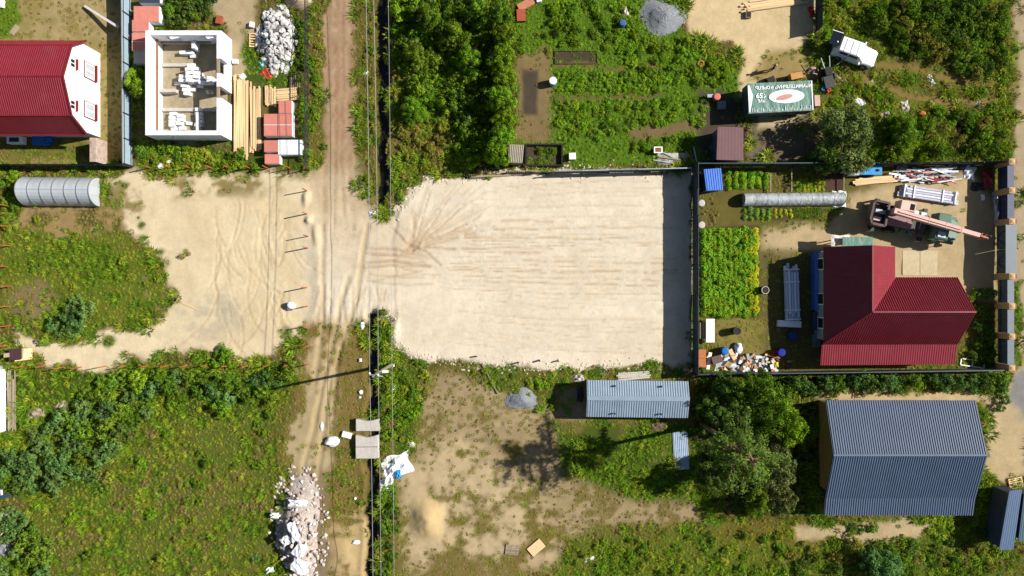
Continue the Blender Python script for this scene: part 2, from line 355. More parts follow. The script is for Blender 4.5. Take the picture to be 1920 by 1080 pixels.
# the levelled sand field
FIELD = [(735, 402), (795, 328), (870, 334), (940, 322), (1295, 318), (1295, 692), (1200, 684), (1040, 692), (900, 684), (800, 672), (750, 664), (738, 640), (736, 585), (722, 585), (716, 430)]
lay([(560, 420), (640, 400), (760, 410), (760, 596), (650, 604), (566, 596)], pc(236, 219, 190), 1.0, soft=24, warp=22)
lay([(640, 470), (760, 430), (760, 596), (650, 602), (590, 590)], pc(242, 228, 204), 1.0, soft=20, warp=22)
lay(FIELD, PALE, 1.0, dz=.0, soft=3.5, warp=13)
lay([(1296, 306), (1316, 306), (1316, 700), (1296, 700)], pc(86, 96, 40), .1, .6, .4, soft=2, warp=1)
lay(FIELD, pc(232, 214, 186), None, soft=30, warp=20, patch=.53, amt=.5)
s_, m_ = pmask([(745, 405), (795, 330), (870, 336), (940, 326), (1300, 322), (1300, 690), (1040, 690), (900, 682), (760, 664), (742, 640), (740, 470)], 3.5, 13); Z[s_] = Z[s_] * (1 - m_ * .75) + .13 * m_
s_, m_ = pmask([(590, 470), (740, 410), (745, 590), (650, 598), (585, 584)], 12, 10); Z[s_] = Z[s_] * (1 - m_ * .6) + .12 * m_
lay([(620, 400), (745, 400), (830, 470), (760, 520), (640, 520)], pc(222, 200, 166), 1, soft=30, amt=.55)
q = random.Random(3)
for (ex, ey, wd) in ((832, 372, 7), (858, 384, 7), (895, 398, 8), (920, 418, 7), (800, 352, 5), (770, 392, 4)):
    line([(768, 462), ((768 + ex) / 2 + q.uniform(-6, 6), (462 + ey) / 2 + q.uniform(-5, 5)), (ex, ey)], wd, .02, TRACK, .4, breakup=.34)
    line([(774, 470), ((780 + ex) / 2, (470 + ey) / 2 + 4), (ex + 6, ey + 8)], 1.6, .05, pc(170, 142, 112), .5, breakup=.35)
line([(735, 428), (768, 460), (795, 470), (828, 500)], 2.2, .06, pc(178, 150, 118), .6)
for k_ in range(46):                    # long wheel tracks across the field
    yy = 338 + k_ * 7.3 + q.uniform(-3, 3); dk = 425 < yy < 555
    x0 = q.uniform(785, 900) if dk else q.uniform(820, 1040); x1 = q.uniform(1200, 1300) if q.random() < .7 else q.uniform(1000, 1200); n = 9; sl_ = (450 - yy) * .10
    pts = [(x0 + (x1 - x0) * i / n, yy + sl_ * (1 - i / n) ** 2 + 1.2 * math.sin(i * .8 + k_)) for i in range(n + 1)]
    if k_ % 3 == 0: line(pts, q.uniform(3.0, 4.6), .004, TRACK, .5 if dk else .22, breakup=.36)
    line(pts, 1.1, .022 if dk else .012, pc(190, 160, 126), q.uniform(.3, .6) if dk else q.uniform(0, .35), breakup=q.uniform(.3, .5))
    line([(x, y + q.uniform(2.6, 3.4)) for x, y in pts], .8, .016 if dk else .008, pc(250, 240, 222), .3, breakup=.36)
for (x, y, l_) in ((965, 414, 26), (1020, 416, 18), (870, 438, 26), (1110, 468, 20), (1215, 458, 16), (985, 475, 40)):
    line([(x - l_, y + 1), (x + l_, y)], 3.2, .006, pc(200, 164, 128), .5, breakup=.42)
for k_ in range(14):                    # fan of tracks from the entrance
    a_ = -1.05 + k_ * .085; r_ = q.uniform(110, 190); line([(740 + q.uniform(-8, 8), 478 + q.uniform(-10, 10)), (775, 466 + 20 * math.sin(a_)), (775 + r_ * .5 * math.cos(a_), 466 + r_ * .5 * math.sin(a_)), (775 + r_ * math.cos(a_ * .93), 466 + r_ * math.sin(a_ * .93))], q.uniform(.9, 1.7), .026, pc(206, 180, 146), .34, breakup=.36)
for k_ in range(160):                   # clods and footprints
    x, y = q.uniform(760, 1290), q.uniform(330, 680); s2 = q.uniform(1.2, 2.6); line([(x, y), (x + s2 * 2, y)], s2, q.choice((.03, -.04)), pc(204, 182, 150), .35)
for i in range(12):                    # tracks crossing at the mouth of the field
    y0 = q.uniform(460, 530); line([(690 + q.uniform(-10, 20), y0), (735, y0 + q.uniform(-12, 14)), (780 + q.uniform(0, 40), y0 + q.uniform(-8, 16))], 2.0, .04, pc(190, 160, 126), .45)
for i in range(16):                    # dumped sand lobes along the track
    x = 586 + i * 9.5 + q.uniform(-5, 5); line([(x, 606 + q.uniform(-8, 4)), (x + q.uniform(-4, 10), q.uniform(562, 580)), (x + q.uniform(0, 16), q.uniform(535, 556))], q.uniform(1.3, 3), .04, pc(206, 182, 146), .5, berm=.6, breakup=.3)
for i in range(54):                    # curved tyre marks in the yellow yard
    x = q.uniform(400, 540); y = q.uniform(380, 640); r = q.uniform(60, 160); a0 = q.uniform(-.5, .3); sg = q.choice((-1, 1))
    line([(x + sg * r * (1 - math.cos(a)), y + r * math.sin(a)) for a in np.linspace(a0, a0 + q.uniform(.4, 1.0), 6)], 1.8, .034, q.choice((pc(200, 174, 128), pc(236, 218, 178))), .4)
for dx in (-19, -6, 9, 21):             # ruts in the dirt road
    line([(635 + dx + q.uniform(-3, 3), -60), (634 + dx + q.uniform(-3, 3), 60), (634 + dx, 160), (632 + dx + q.uniform(-3, 3), 300), (634 + dx * 1.4, 430)], q.uniform(2.2, 5), .02, pc(150, 112, 80), .42, breakup=.42)
for i in range(70): gx2, gy2 = q.gauss(634, 12), q.uniform(-40, 330); line([(gx2, gy2), (gx2 + q.uniform(-1, 1), gy2 + q.uniform(2, 12))], q.uniform(1.5, 4), 0, q.choice((pc(196, 160, 140), pc(150, 112, 84), pc(210, 186, 160))), .4)
line([(636, -60), (634, 160), (632, 260)], 6, 0, pc(172, 130, 104), .5, breakup=.4)
for pts in ([(655, 520), (630, 600), (612, 690), (590, 790), (566, 890)], [(690, 420), (668, 560), (640, 640), (618, 720), (606, 800), (594, 900)], [(604, 420), (606, 560), (600, 640), (588, 720)]):
    line(pts, 4.5, .06, pc(212, 188, 142), .6, bare=1)
line([(638, 640), (630, 720), (622, 800)], 4, .09, pc(120, 104, 60), .4, breakup=.3)
# ditch under the wires
def wig(x0, y0, x1, y1, n):
    return [(x0 + (x1 - x0) * i / n + 3.2 * math.sin(i * 1.9 + x0) + 1.8 * math.sin(i * 4.1), y0 + (y1 - y0) * i / n) for i in range(n + 1)]
DITCH = (wig(716, -80, 717, 385, 16), wig(702, 590, 696, 1100, 18))
for pts in DITCH:
    line(pts, 9, .75, pc(58, 50, 30), .85, berm=.12, bare=.7)
# heaps that belong to the ground
mound(800, 972, 40, 55, .8, pc(214, 188, 138), 1); mound(558, -4, 34, 26, 1.2, pc(210, 190, 156), 1)
mound(578, 412, 12, 12, .35, pc(232, 214, 180), 1); mound(574, 372, 10, 20, .25, pc(228, 208, 172), 1); mound(590, 440, 10, 30, .2, pc(226, 206, 172), 1)
mound(640, 1040, 40, 50, .3, None, None); mound(350, 270, 28, 10, .35, pc(150, 140, 110), 1)
mound(742, 625, 10, 40, .15, None, 1)

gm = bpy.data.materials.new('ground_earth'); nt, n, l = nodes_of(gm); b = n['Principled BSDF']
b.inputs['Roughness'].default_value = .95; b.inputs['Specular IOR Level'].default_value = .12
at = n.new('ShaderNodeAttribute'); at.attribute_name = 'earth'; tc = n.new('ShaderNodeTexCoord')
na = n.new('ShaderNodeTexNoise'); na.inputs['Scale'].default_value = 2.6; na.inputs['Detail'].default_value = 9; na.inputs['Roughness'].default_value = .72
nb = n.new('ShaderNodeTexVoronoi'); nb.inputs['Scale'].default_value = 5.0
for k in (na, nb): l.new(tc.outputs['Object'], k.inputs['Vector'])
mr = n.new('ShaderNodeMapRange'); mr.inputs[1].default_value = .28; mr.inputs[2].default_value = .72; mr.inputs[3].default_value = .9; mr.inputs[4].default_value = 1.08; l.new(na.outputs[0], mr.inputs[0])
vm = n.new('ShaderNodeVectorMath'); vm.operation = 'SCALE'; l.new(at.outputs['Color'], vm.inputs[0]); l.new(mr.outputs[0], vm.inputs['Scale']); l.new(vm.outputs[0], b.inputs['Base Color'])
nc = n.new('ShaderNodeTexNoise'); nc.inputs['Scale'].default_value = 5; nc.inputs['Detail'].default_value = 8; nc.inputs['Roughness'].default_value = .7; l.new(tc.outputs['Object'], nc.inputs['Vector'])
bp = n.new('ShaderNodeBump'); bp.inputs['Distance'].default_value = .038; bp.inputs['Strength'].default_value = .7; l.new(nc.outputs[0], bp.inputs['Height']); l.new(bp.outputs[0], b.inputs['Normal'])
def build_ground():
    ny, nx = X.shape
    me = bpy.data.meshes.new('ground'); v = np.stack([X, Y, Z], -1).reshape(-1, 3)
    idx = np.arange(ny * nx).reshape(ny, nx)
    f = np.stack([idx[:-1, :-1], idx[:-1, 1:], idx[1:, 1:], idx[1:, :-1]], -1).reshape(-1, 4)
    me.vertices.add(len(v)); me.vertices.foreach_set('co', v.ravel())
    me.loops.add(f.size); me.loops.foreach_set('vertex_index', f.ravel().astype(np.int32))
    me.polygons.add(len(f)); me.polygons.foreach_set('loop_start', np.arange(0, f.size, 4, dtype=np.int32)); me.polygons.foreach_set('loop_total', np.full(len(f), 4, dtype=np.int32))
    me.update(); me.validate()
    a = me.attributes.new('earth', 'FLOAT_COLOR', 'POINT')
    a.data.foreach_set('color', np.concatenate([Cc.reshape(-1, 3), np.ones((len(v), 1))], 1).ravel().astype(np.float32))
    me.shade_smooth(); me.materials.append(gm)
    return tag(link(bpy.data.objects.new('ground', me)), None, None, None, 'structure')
build_ground()
wm = M('ditch_water', (.014, .015, .011), .25, .3, 1.0, spec=.25)
for pts in DITCH:
    mb = MB(); v = []
    for x, y in pts: a = W(x - 10, y); c = W(x + 10, y); v += [(a.x, a.y, -.47), (c.x, c.y, -.47)]
    mb.add(v, [(2 * i, 2 * i + 1, 2 * i + 3, 2 * i + 2) for i in range(len(pts) - 1)])
    tag(mb.obj('ditch_water', wm), None, None, None, 'structure')

# ---------------------------------------------------------------- materials
m_red = M('red_metal_roof', pc(142, 35, 51, 1.5), .45, .12, 1.1, spec=.4, dirt=pc(156, 74, 84), dirtamt=.4)
m_grey = M('graphite_metal_roof', pc(106, 124, 150, 1.5), .42, .07, .8, spec=.5, dirt=pc(96, 104, 118), dirtamt=.3)
m_galv = M('galvanised_metal', pc(186, 198, 208, 1.5), .45, .12, 1.2, metal=.25, spec=.5, dirt=pc(130, 124, 116), dirtamt=.35)
m_fdark = M('dark_fence_metal', pc(62, 76, 88, 1.5), .5, .12, 1.5, spec=.4)
m_fgreen = M('dark_green_fence_metal', pc(42, 74, 74, 1.5), .5, .12, 1.5, spec=.4)
m_fgrey = M('grey_fence_metal', pc(108, 122, 134, 1.5), .5, .1, 1.5, spec=.4)
m_white = M('white_plaster', (.78, .78, .78), .85, .05, .7, bump=.004, bscale=20, dirt=pc(200, 196, 188), dirtamt=.3)
m_block = M('aerated_concrete', (.70, .71, .73), .95, .1, 2, bump=.015, bscale=14, rand=.08, dirt=pc(186, 180, 170), dirtamt=.45)
m_glass = M('dark_glass', (.012, .016, .024), .08, .1, 1, spec=.5)
m_blind = M('blind_behind_glass', (.42, .45, .5), .2, .15, 3, spec=.5)
m_maroon = M('maroon_trim', pc(130, 44, 50, 1.5), .5, .1, 2)
m_pvc = M('white_plastic_frame', (.76, .77, .78), .4, .04, 2)
m_wood = M('fresh_lumber', pc(250, 214, 162, 1.5), .75, .12, 3, rand=.12, stretch=(1, 6, 6))
m_wood2 = M('weathered_wood', pc(172, 156, 132, 1.5), .85, .2, 3, rand=.2, stretch=(1, 6, 6))
m_woodr = M('brown_timber', pc(150, 106, 76, 1.5), .8, .2, 2, rand=.15)
m_orange = M('orange_primer_steel', pc(198, 110, 64, 1.5), .6, .15, 4, dirt=pc(140, 70, 40))
m_conc = M('pale_concrete', pc(214, 208, 198, 1.5), .92, .12, 2.2, bump=.02, bscale=12, dirt=pc(160, 150, 138), dirtamt=.45)
m_rub = M('white_rubble', pc(226, 224, 222, 1.5), .95, .12, 3, rand=.2, bump=.02, bscale=9)
m_pink = M('pink_brick_debris', pc(220, 200, 188, 1.5), .95, .2, 3, rand=.3, bump=.02, bscale=9)
m_grav = M('grey_gravel', pc(150, 154, 160, 1.5), .95, .35, 9, bump=.06, bscale=9)
m_redpack = M('salmon_brick_pack', pc(226, 142, 126, 1.5), .7, .1, 2, rand=.1, dirt=pc(200, 116, 102))
m_film = M('white_wrap', (.72, .74, .78), .35, .08, 4, bump=.02, bscale=6)
m_black = M('black_rubber', (.012, .012, .013), .7, .2, 4)
m_steel = M('dark_steel', (.03, .03, .032), .5, .3, 4, dirt=(.06, .035, .02), dirtamt=.6)
m_chassis = M('dusty_chassis', pc(112, 104, 98, 1.5), .8, .3, 3)
m_pinkpaint = M('faded_pink_paint', pc(242, 198, 184, 1.5), .5, .1, 1.4, dirt=pc(190, 130, 112), dirtamt=.5)
m_green = M('green_truck_paint', pc(92, 130, 112, 1.5), .5, .12, 2, dirt=pc(60, 80, 64))
m_carwhite = M('white_car_paint', (.8, .8, .81), .25, .03, 1, spec=.5)
m_blue = M('blue_plastic', pc(40, 120, 210, 1.5), .45, .08, 3)
m_cyan = M('sky_blue_tarp', pc(30, 160, 232, 1.5), .5, .08, 3, bump=.02, bscale=5)
m_redp = M('red_plastic', pc(206, 42, 36, 1.5), .5, .1, 3)
m_yel = M('yellow_plastic', pc(230, 210, 80, 1.5), .5, .1, 3)
m_brown = M('mauve_brown_roof', pc(126, 92, 94, 1.5), .7, .08, 1, dirt=pc(110, 84, 80), dirtamt=.4)
m_dbrown = M('dark_brown_roof', pc(74, 50, 56, 1.5), .7, .1, 1)
m_osb = M('yellow_board_wall', pc(186, 150, 84, 1.5), .85, .2, 5)
m_tanbrick = M('tan_brick', pc(214, 178, 126, 1.5), .85, .12, 4, bump=.01, bscale=18)
m_slate = M('grey_slate', pc(176, 166, 152, 1.5), .9, .12, 2, dirt=pc(130, 122, 104), dirtamt=.4)
m_banner = M('green_banner', pc(88, 142, 124, 1.5), .5, .3, 2, bump=.03, bscale=4, stretch=(7, .7, 1), dirt=pc(206, 214, 216), dirtamt=.95)  # pale streaks passed as dirt put painted glare on the banner
m_bwhite = M('banner_white_print', (.72, .74, .76), .5, .06, 3)
m_bsalmon = M('banner_salmon_print', pc(222, 160, 146, 1.5), .5, .1, 4)
m_navy = M('navy_paint', pc(66, 80, 110, 1.5), .5, .15, 2)
m_bark = M('bark', pc(96, 78, 58, 1.5), .95, .3, 6, bump=.02, bscale=12)
m_wire = M('aluminium_wire', pc(196, 198, 200, 1.5), .45, .05, 2, metal=.3)
m_pole = M('concrete_pole', pc(150, 142, 130, 1.5), .9, .15, 2)
m_skin = M('skin', pc(226, 176, 146, 1.5), .6, .05, 6); m_hair = M('hair', (.03, .02, .015), .7, .2, 20)
m_dcloth = M('dark_cloth', (.025, .026, .032), .9, .2, 8); m_bcloth = M('blue_cloth', pc(96, 120, 168, 1.5), .9, .15, 8); m_wcloth = M('white_cloth', (.68, .7, .74), .9, .08, 8)
def poly_mat():                        # ribbed polycarbonate / film that lets some light through
    m = bpy.data.materials.new('polycarbonate'); nt, n, l = nodes_of(m); b = n['Principled BSDF']
    b.inputs['Base Color'].default_value = (.52, .56, .6, 1); b.inputs['Roughness'].default_value = .28; b.inputs['Specular IOR Level'].default_value = .6
    tp = n.new('ShaderNodeBsdfTransparent'); ms = n.new('ShaderNodeMixShader'); nz = n.new('ShaderNodeTexNoise'); nz.inputs['Scale'].default_value = 1.5; nz.inputs['Detail'].default_value = 5
    mr = n.new('ShaderNodeMapRange'); mr.inputs[3].default_value = .12; mr.inputs[4].default_value = .42
    l.new(nz.outputs[0], mr.inputs[0]); l.new(mr.outputs[0], ms.inputs[0]); l.new(b.outputs[0], ms.inputs[1]); l.new(tp.outputs[0], ms.inputs[2]); l.new(ms.outputs[0], n['Material Output'].inputs[0]); return m
m_poly = poly_mat()

# ---------------------------------------------------------------- buildings
def wall_box(mb, x0, x1, y0, y1, z0, z1): mb.box(x0, x1, y0, y1, z0, z1); return mb

# --- white gabled house with gambrel roof
h = thing('white_house', 'white plastered house with dark red gambrel roof and windowed gable end', 'house', (-45.3, 18.05, 0))
gx = -38.6 + 45.3; hw = 3.92; xl = -9.0
prof = [(-hw, 0), (hw, 0), (hw, 2.95), (2.95, 5.0), (0, 6.2), (-2.95, 5.0), (-hw, 2.95)]
mb = MB(); nn = len(prof)
mb.add([(gx, y, z) for y, z in prof] + [(xl, y, z) for y, z in prof], [tuple(range(nn)), tuple(range(nn, 2 * nn))[::-1]] + [((i + 1) % nn, i, nn + i, nn + (i + 1) % nn) for i in range(nn)])
mb.obj('wall', m_white, h)
rp = [(-4.2, 2.85), (-3.05, 5.12), (0, 6.38), (3.05, 5.12), (4.2, 2.85)]
xr = gx + .32
for i, (a, b_) in enumerate(zip(rp[:-1], rp[1:])):
    lo, hi = (a, b_) if a[1] < b_[1] else (b_, a)
    o = roof_quad('roof_slope', (xr, lo[0], lo[1]), (xl - .3, lo[0], lo[1]), (xl - .3, hi[0], hi[1]), (xr, hi[0], hi[1]), m_red, h, amp=.03, pitch=.19)
mb = MB()
for y, z in (rp[1], rp[2], rp[3]): mb.bar((xr, y, z + .03), (xl, y, z + .03), .12, .05)
mb.obj('ridge_cap', m_red, h)
mb = MB()
for a, b_ in zip(rp[:-1], rp[1:]): mb.bar((xr + .02, a[0], a[1] - .02), (xr + .02, b_[0], b_[1] - .02), .06, .2)
mb.obj('verge_trim', m_maroon, h)
def gable_window(y, z, w, hh, parent, x, trim):
    o = MB().box(x, x + .05, y - w / 2 - .09, y + w / 2 + .09, z - .1, z + hh + .09).obj('window', trim, parent)
    MB().box(x + .052, x + .085, y - w / 2, y + w / 2, z, z + hh).obj('frame', m_pvc, o)
    for s in (-1, 1): MB().box(x + .087, x + .095, y + s * w * .24 - w * .19, y + s * w * .24 + w * .19, z + .1, z + hh - .1).obj('pane', m_blind if w > 1 else m_glass, o)
    MB().box(x + .052, x + .28, y - w / 2 - .12, y + w / 2 + .12, z - .16, z - .12).obj('sill', m_maroon, o)
for py in (133, 207): gable_window((540 - py) / 20 * .972 - 18.05, 1.1, 1.35, 1.5, h, gx, m_maroon)
for py in (118, 196): gable_window((540 - py) / 20 * .935 - 18.05, 4.15, .75, .75, h, gx, m_pvc)
MB().bar((xr - .2, -4.27, 2.78), (xl, -4.27, 2.78), .14, .12).obj('gutter', m_maroon, h)
ac = thing('outdoor_unit', 'white boxy cooling unit below the white house eave', 'machine', G(40, 266))
MB().box(-.7, .7, -.35, .35, .25, 1.0).obj('casing', m_pvc, ac, bevel=.03); MB().box(-.45, .45, -.2, .2, 1.0, 1.03).obj('grille', m_steel, ac)
for s in (-.5, .5): MB().box(s - .05, s + .05, -.3, .3, 0, .25).obj('foot', m_steel, ac)
def heapmesh(name, rx, ry, hh, seed=0, n=18, rough=.3):
    q = random.Random(seed); vs_, fs = [(0, 0, hh)], []
    ph = [q.uniform(0, 6.28) for _ in range(4)]
    for j in range(1, 13):
        r = j / 12
        for k in range(n):
            a = 2 * math.pi * k / n; e = 1 + .12 * math.sin(2 * a + ph[0]) + .09 * math.sin(3 * a + ph[1]) + q.uniform(-.06, .06)
            z = hh * (1 - sstep(np.array(r)).item()) * (1 + q.uniform(-rough, rough) * .5) if j < 12 else -.06
            vs_.append((rx * r * e * math.cos(a), ry * r * e * math.sin(a), z))
    for k in range(n): fs.append((0, 1 + k, 1 + (k + 1) % n))
    for j in range(11):
        for k in range(n): fs.append((1 + j * n + k, 1 + (j + 1) * n + k, 1 + (j + 1) * n + (k + 1) % n, 1 + j * n + (k + 1) % n))
    return MB().add(vs_, fs)
def lump(seed, sub=2):                # faceted chunk, 20-80 triangles
    import bmesh
    q = random.Random(seed); bm = bmesh.new(); bmesh.ops.create_icosphere(bm, subdivisions=sub, radius=.5)
    cuts = [(Vector((q.gauss(0, 1), q.gauss(0, 1), q.gauss(0, 1))).normalized(), q.uniform(.22, .4)) for _ in range(8)]
    for v in bm.verts:
        for nrm, dd in cuts:
            k = v.co.dot(nrm) - dd
            if k > 0: v.co -= nrm * k
    me = bpy.data.meshes.new('chunk'); bm.to_mesh(me); bm.free(); return me
def lumps(mat, n=4, seed=0, sub=1): return [withmat(lump(seed * 100 + i, sub), mat) for i in range(n)]
def single(mb, name, label, cat, mat, loc=(0, 0, 0), rz=0, group=None, bevel=0, smooth=False):
    o = mb.obj(name, mat, None, bevel, smooth); o.location = loc; o.rotation_euler = (0, 0, rz); return tag(o, label, cat, group)
def plank(px0, py0, px1, py1, w, t, mat, name, label, cat, z=.0, z2=None, group=None):
    a, b_ = W(px0, py0, z), W(px1, py1, z2 if z2 is not None else z); a.z = gz(a.x, a.y) + z + t / 2; b_.z = gz(b_.x, b_.y) + (z if z2 is None else z2) + t / 2
    c = (a + b_) / 2; mb = MB().bar(a - c, b_ - c, w, t); return single(mb, name, label, cat, mat, c, 0, group)
def barrel(px, py, r, hh, mat, label, cat='barrel', name='barrel', open_top=False, rim=None):
    o = thing(name, label, cat, G(px, py, hh))
    MB().lathe([(r * .94, 0), (r, .03), (r, hh * .32), (r * 1.03, hh * .34), (r, hh * .36), (r, hh * .66), (r * 1.03, hh * .68), (r, hh * .7), (r, hh - .02), (r * .97, hh)], 18).obj('body', mat, o, smooth=True)
    if open_top:
        MB().lathe([(r * .9, hh + .004), (r * .9, hh + .008)], 18).obj('opening', m_black, o)
        MB().lathe([(r * .9, hh), (r * 1.05, hh), (r * 1.05, hh + .05), (r * .9, hh + .05), (r * .9, hh)], 18).obj('rim', rim or m_pvc, o)
    else: MB().lathe([(r * .96, hh), (r * .96, hh + .04), (r * .6, hh + .06)], 18).obj('lid', rim or mat, o)
    return o
def bag(px, py, lx, ly, hh, mat, label, cat='bag', name='sack', rz=0, group=None, seed=0):
    import bmesh
    q = random.Random(seed + int(px * 7 + py)); bm = bmesh.new(); bmesh.ops.create_icosphere(bm, subdivisions=3, radius=1)
    for v in bm.verts:
        x, y, z = v.co; k = 1 + .13 * math.sin(5 * x + q.random() * .2 + px) * math.cos(4 * y + py) + .1 * math.sin(7 * y + 3 * z + px)
        sx = abs(x) ** .7 * math.copysign(1, x); sy = abs(y) ** .7 * math.copysign(1, y)
        v.co = (sx * lx / 2 * k, sy * ly / 2 * k, (max(z, -.25) + .25) / 1.25 * hh * k)
    me = bpy.data.meshes.new(name); bm.to_mesh(me); bm.free(); me.shade_smooth(); me.materials.append(mat)
    o = inst(me, name, None, G(px, py), (0, 0, rz)); return tag(o, label, cat, group)

tag(MB().cbox((0, 0, .3), (1.5, .9, .05), 0, 0, .2).cbox((.8, .1, .25), (.5, .6, .5), .3).obj('folded_tarp', m_blue), 'blue folded tarp on the ground beside the white house', 'tarp').location = G(82, 265)
ct = thing('tall_cabinet', 'tall rusty white metal cabinet standing near the south fence', 'cabinet', G(184, 284, 1))
MB().box(-.3, .3, -1.1, 1.1, 0, 1.9).obj('body', M('rusty_white_metal', pc(206, 186, 170, 1.5), .7, .2, 3, dirt=pc(150, 80, 50), dirtamt=.9), ct, bevel=.02)
MB().box(-.32, -.3, -.02, .02, .1, 1.8).obj('door_seam', m_steel, ct)
plank(160, 12, 222, 51, .22, .18, M('white_beam', (.62, .6, .56), .7, .1, 2), 'beam', 'long white beam leaning against the grey blue fence', 'beam', .1, 1.0)
plank(22, 64, 33, 48, .5, .06, m_wood2, 'board', 'short pale board lying on the lawn', 'board')
bag(1, 6, 1.0, 1.0, .5, m_film, 'white sack on the green lawn at the yard corner')

# --- fences
def fence(name, label, a, b_, hh, mat, post=m_steel, panel=2.4, pitch=.2, amp=.022, flip=False, cap=None, pw=.08):
    a, b_ = Vector(a), Vector(b_); L = (b_ - a).length; ang = math.atan2(b_.y - a.y, b_.x - a.x)
    o = thing(name, label, 'fence', (a.x, a.y, 0), ang); n = max(1, round(L / panel)); w = L / n; cache = {}
    for i in range(n):
        z0 = gz(*(a + (b_ - a) * ((i + .5) / n)).xy)
        if 'p' not in cache:
            p = ribbed('panel', lambda u: (u + .01, 0, .08), lambda u: (u + .01, 0, hh), w - .02, mat, o, amp=amp, pitch=pitch, up=False); cache['p'] = p.data
        else: p = inst(cache['p'], 'panel', o)
        p.location = (i * w, 0, z0 + R.uniform(-.02, .02))
    sd = .06 if flip else -.06
    pm = MB().box(-pw / 2, pw / 2, sd - pw / 2, sd + pw / 2, -.4, hh + .03).mesh('post'); pm.materials.append(post)
    for i in range(n + 1): inst(pm, 'post', o, (i * w, 0, gz(*(a + (b_ - a) * (i / n)).xy)))
    for z in (.35, hh - .25): MB().box(0, L, sd * .5 - .02, sd * .5 + .02, z, z + .05).obj('rail', post, o)
    if cap: MB().box(0, L, -.05, .05, hh, hh + .05).obj('cap_rail', cap, o)
    return o
def gp(px, py): p = W(px, py); return (p.x, p.y, 0)
fence('sheet_fence', 'pale blue grey metal fence between white house yard and building site', gp(246, -60), gp(249, 312), 1.75, M('blue_grey_fence_metal', pc(176, 200, 214, 1.5), .5, .1, 1.5, spec=.4, dirt=pc(120, 150, 176), dirtamt=.4), flip=True, cap=m_galv)
fence('sheet_fence', 'metal fence with shade painted dark along south side of white house yard', gp(-60, 313), gp(248, 313), 1.75, m_fdark)  # outer face lies in shade; the dark metal colour paints that in
fence('sheet_fence', 'dark metal fence between pale sand field and vegetable garden', gp(1040, 326), gp(1290, 320), 1.6, m_fdark, cap=m_galv)
fence('sheet_fence', 'tall dark blue fence casting shadow on the pale sand field', gp(1298, 312), gp(1298, 698), 2.2, m_fdark, flip=True, cap=m_fdark)
fence('sheet_fence', 'dark green fence behind the blue roofed shed', gp(1300, 313), gp(1580, 312), 2.0, m_fgreen, cap=m_fgreen)
fence('sheet_fence', 'dark blue fence behind the scrap heap and blue trailer', gp(1580, 312), gp(1868, 309), 2.0, M('navy_fence_metal', pc(48, 66, 96, 1.5), .5, .12, 1.5, spec=.4))
fence('sheet_fence', 'grey fence between debris strewn yard and row of shrubs', gp(1298, 698), gp(1868, 690), 1.9, m_fgrey, cap=m_fdark)
fence('sheet_fence', 'dark fence beside the lumber and sandy clearing', gp(1529, -60), gp(1528, 62), 1.8, m_fdark)
# --- gate side of the crane yard: brick pillars, panels, gate
PIL = (303, 357, 415, 518, 574, 631, 690)
pil_txt = ['at the north corner of the crane yard', 'one panel south of the north corner', 'on the north side of the metal gate', 'on the south side of the metal gate', 'one panel south of the gate', 'two panels south of the gate', 'at the south corner of the crane yard']
for py, tx in zip(PIL, pil_txt):
    p = W(1883, py, 2.1); o = thing('fence_pillar', 'tan brick fence pillar with pale cap ' + tx, 'pillar', (45.45, p.y, 0))
    MB().box(-.26, .26, -.26, .26, -.2, 2.1).obj('shaft', m_tanbrick, o)
    MB().lathe([(.4, 2.1), (.4, 2.15), (.05, 2.25)], 4).obj('cap', m_tanbrick, o).rotation_euler = (0, 0, math.pi / 4)
    MB().cbox((.36, 0, 2.05), (.2, .4, .12)).obj('outer_cap', m_maroon, o)
for i in (0, 1, 3, 4, 5):
    y0, y1 = W(0, PIL[i], 2.1).y, W(0, PIL[i + 1], 2.1).y
    o = thing('fence_section', ('navy blue' if i < 2 else 'slate grey') + ' metal fence section between brick pillars, ' + ('near the corner scrap heap', 'beside the stacked boards', '', 'just south of the gate', 'beside the dark bushes', 'at the south corner')[i], 'fence', (45.45, y0 - .28, 0), -math.pi / 2)
    L = y0 - y1 - .56; mt = m_navy if i < 2 else m_fgrey
    ribbed('panel', lambda u: (u, 0, .15), lambda u: (u, 0, 1.9), L, mt, o, amp=.022, up=False)
    MB().box(0, L, -.3, .3, 1.9, 1.97).obj('top_cover', mt, o)
    for z in (.5, 1.6): MB().box(0, L, -.07, -.02, z, z + .06).obj('rail', m_steel, o)
y0, y1 = W(0, PIL[2], 2.1).y, W(0, PIL[3], 2.1).y
gt = thing('double_gate', 'grey two leaf metal gate with curved braces between brick pillars', 'gate', (45.45, (y0 + y1) / 2, 0)); L = (y0 - y1) / 2 - .3
for s in (-1, 1):
    a, c = (0.02, L) if s > 0 else (-L, -.02)
    leaf = ribbed('leaf', lambda u: (0, a + u, .12), lambda u: (0, a + u, 1.95), c - a, m_fgrey, gt, amp=.015, up=False)
    mb = MB()
    for z in (.15, 1.9): mb.bar((-.05, a, z), (-.05, c, z), .06)
    for y in (a + .03, c - .03): mb.bar((-.05, y, .12), (-.05, y, 1.95), .06)
    mb.obj('frame', m_fdark, leaf)
    pts = [(-.06, (a if s > 0 else c) + s * t * L, 1.0 + .85 * math.cos(t * math.pi * 2) * .95) for t in np.linspace(0, 1, 13)]
    MB().tube(pts, .035).obj('curved_brace', m_fdark, leaf)
mb = MB().box(-.5, .5, -L - .05, L + .05, 1.97, 2.03); mb.obj('canopy_strip', m_fgrey, gt)

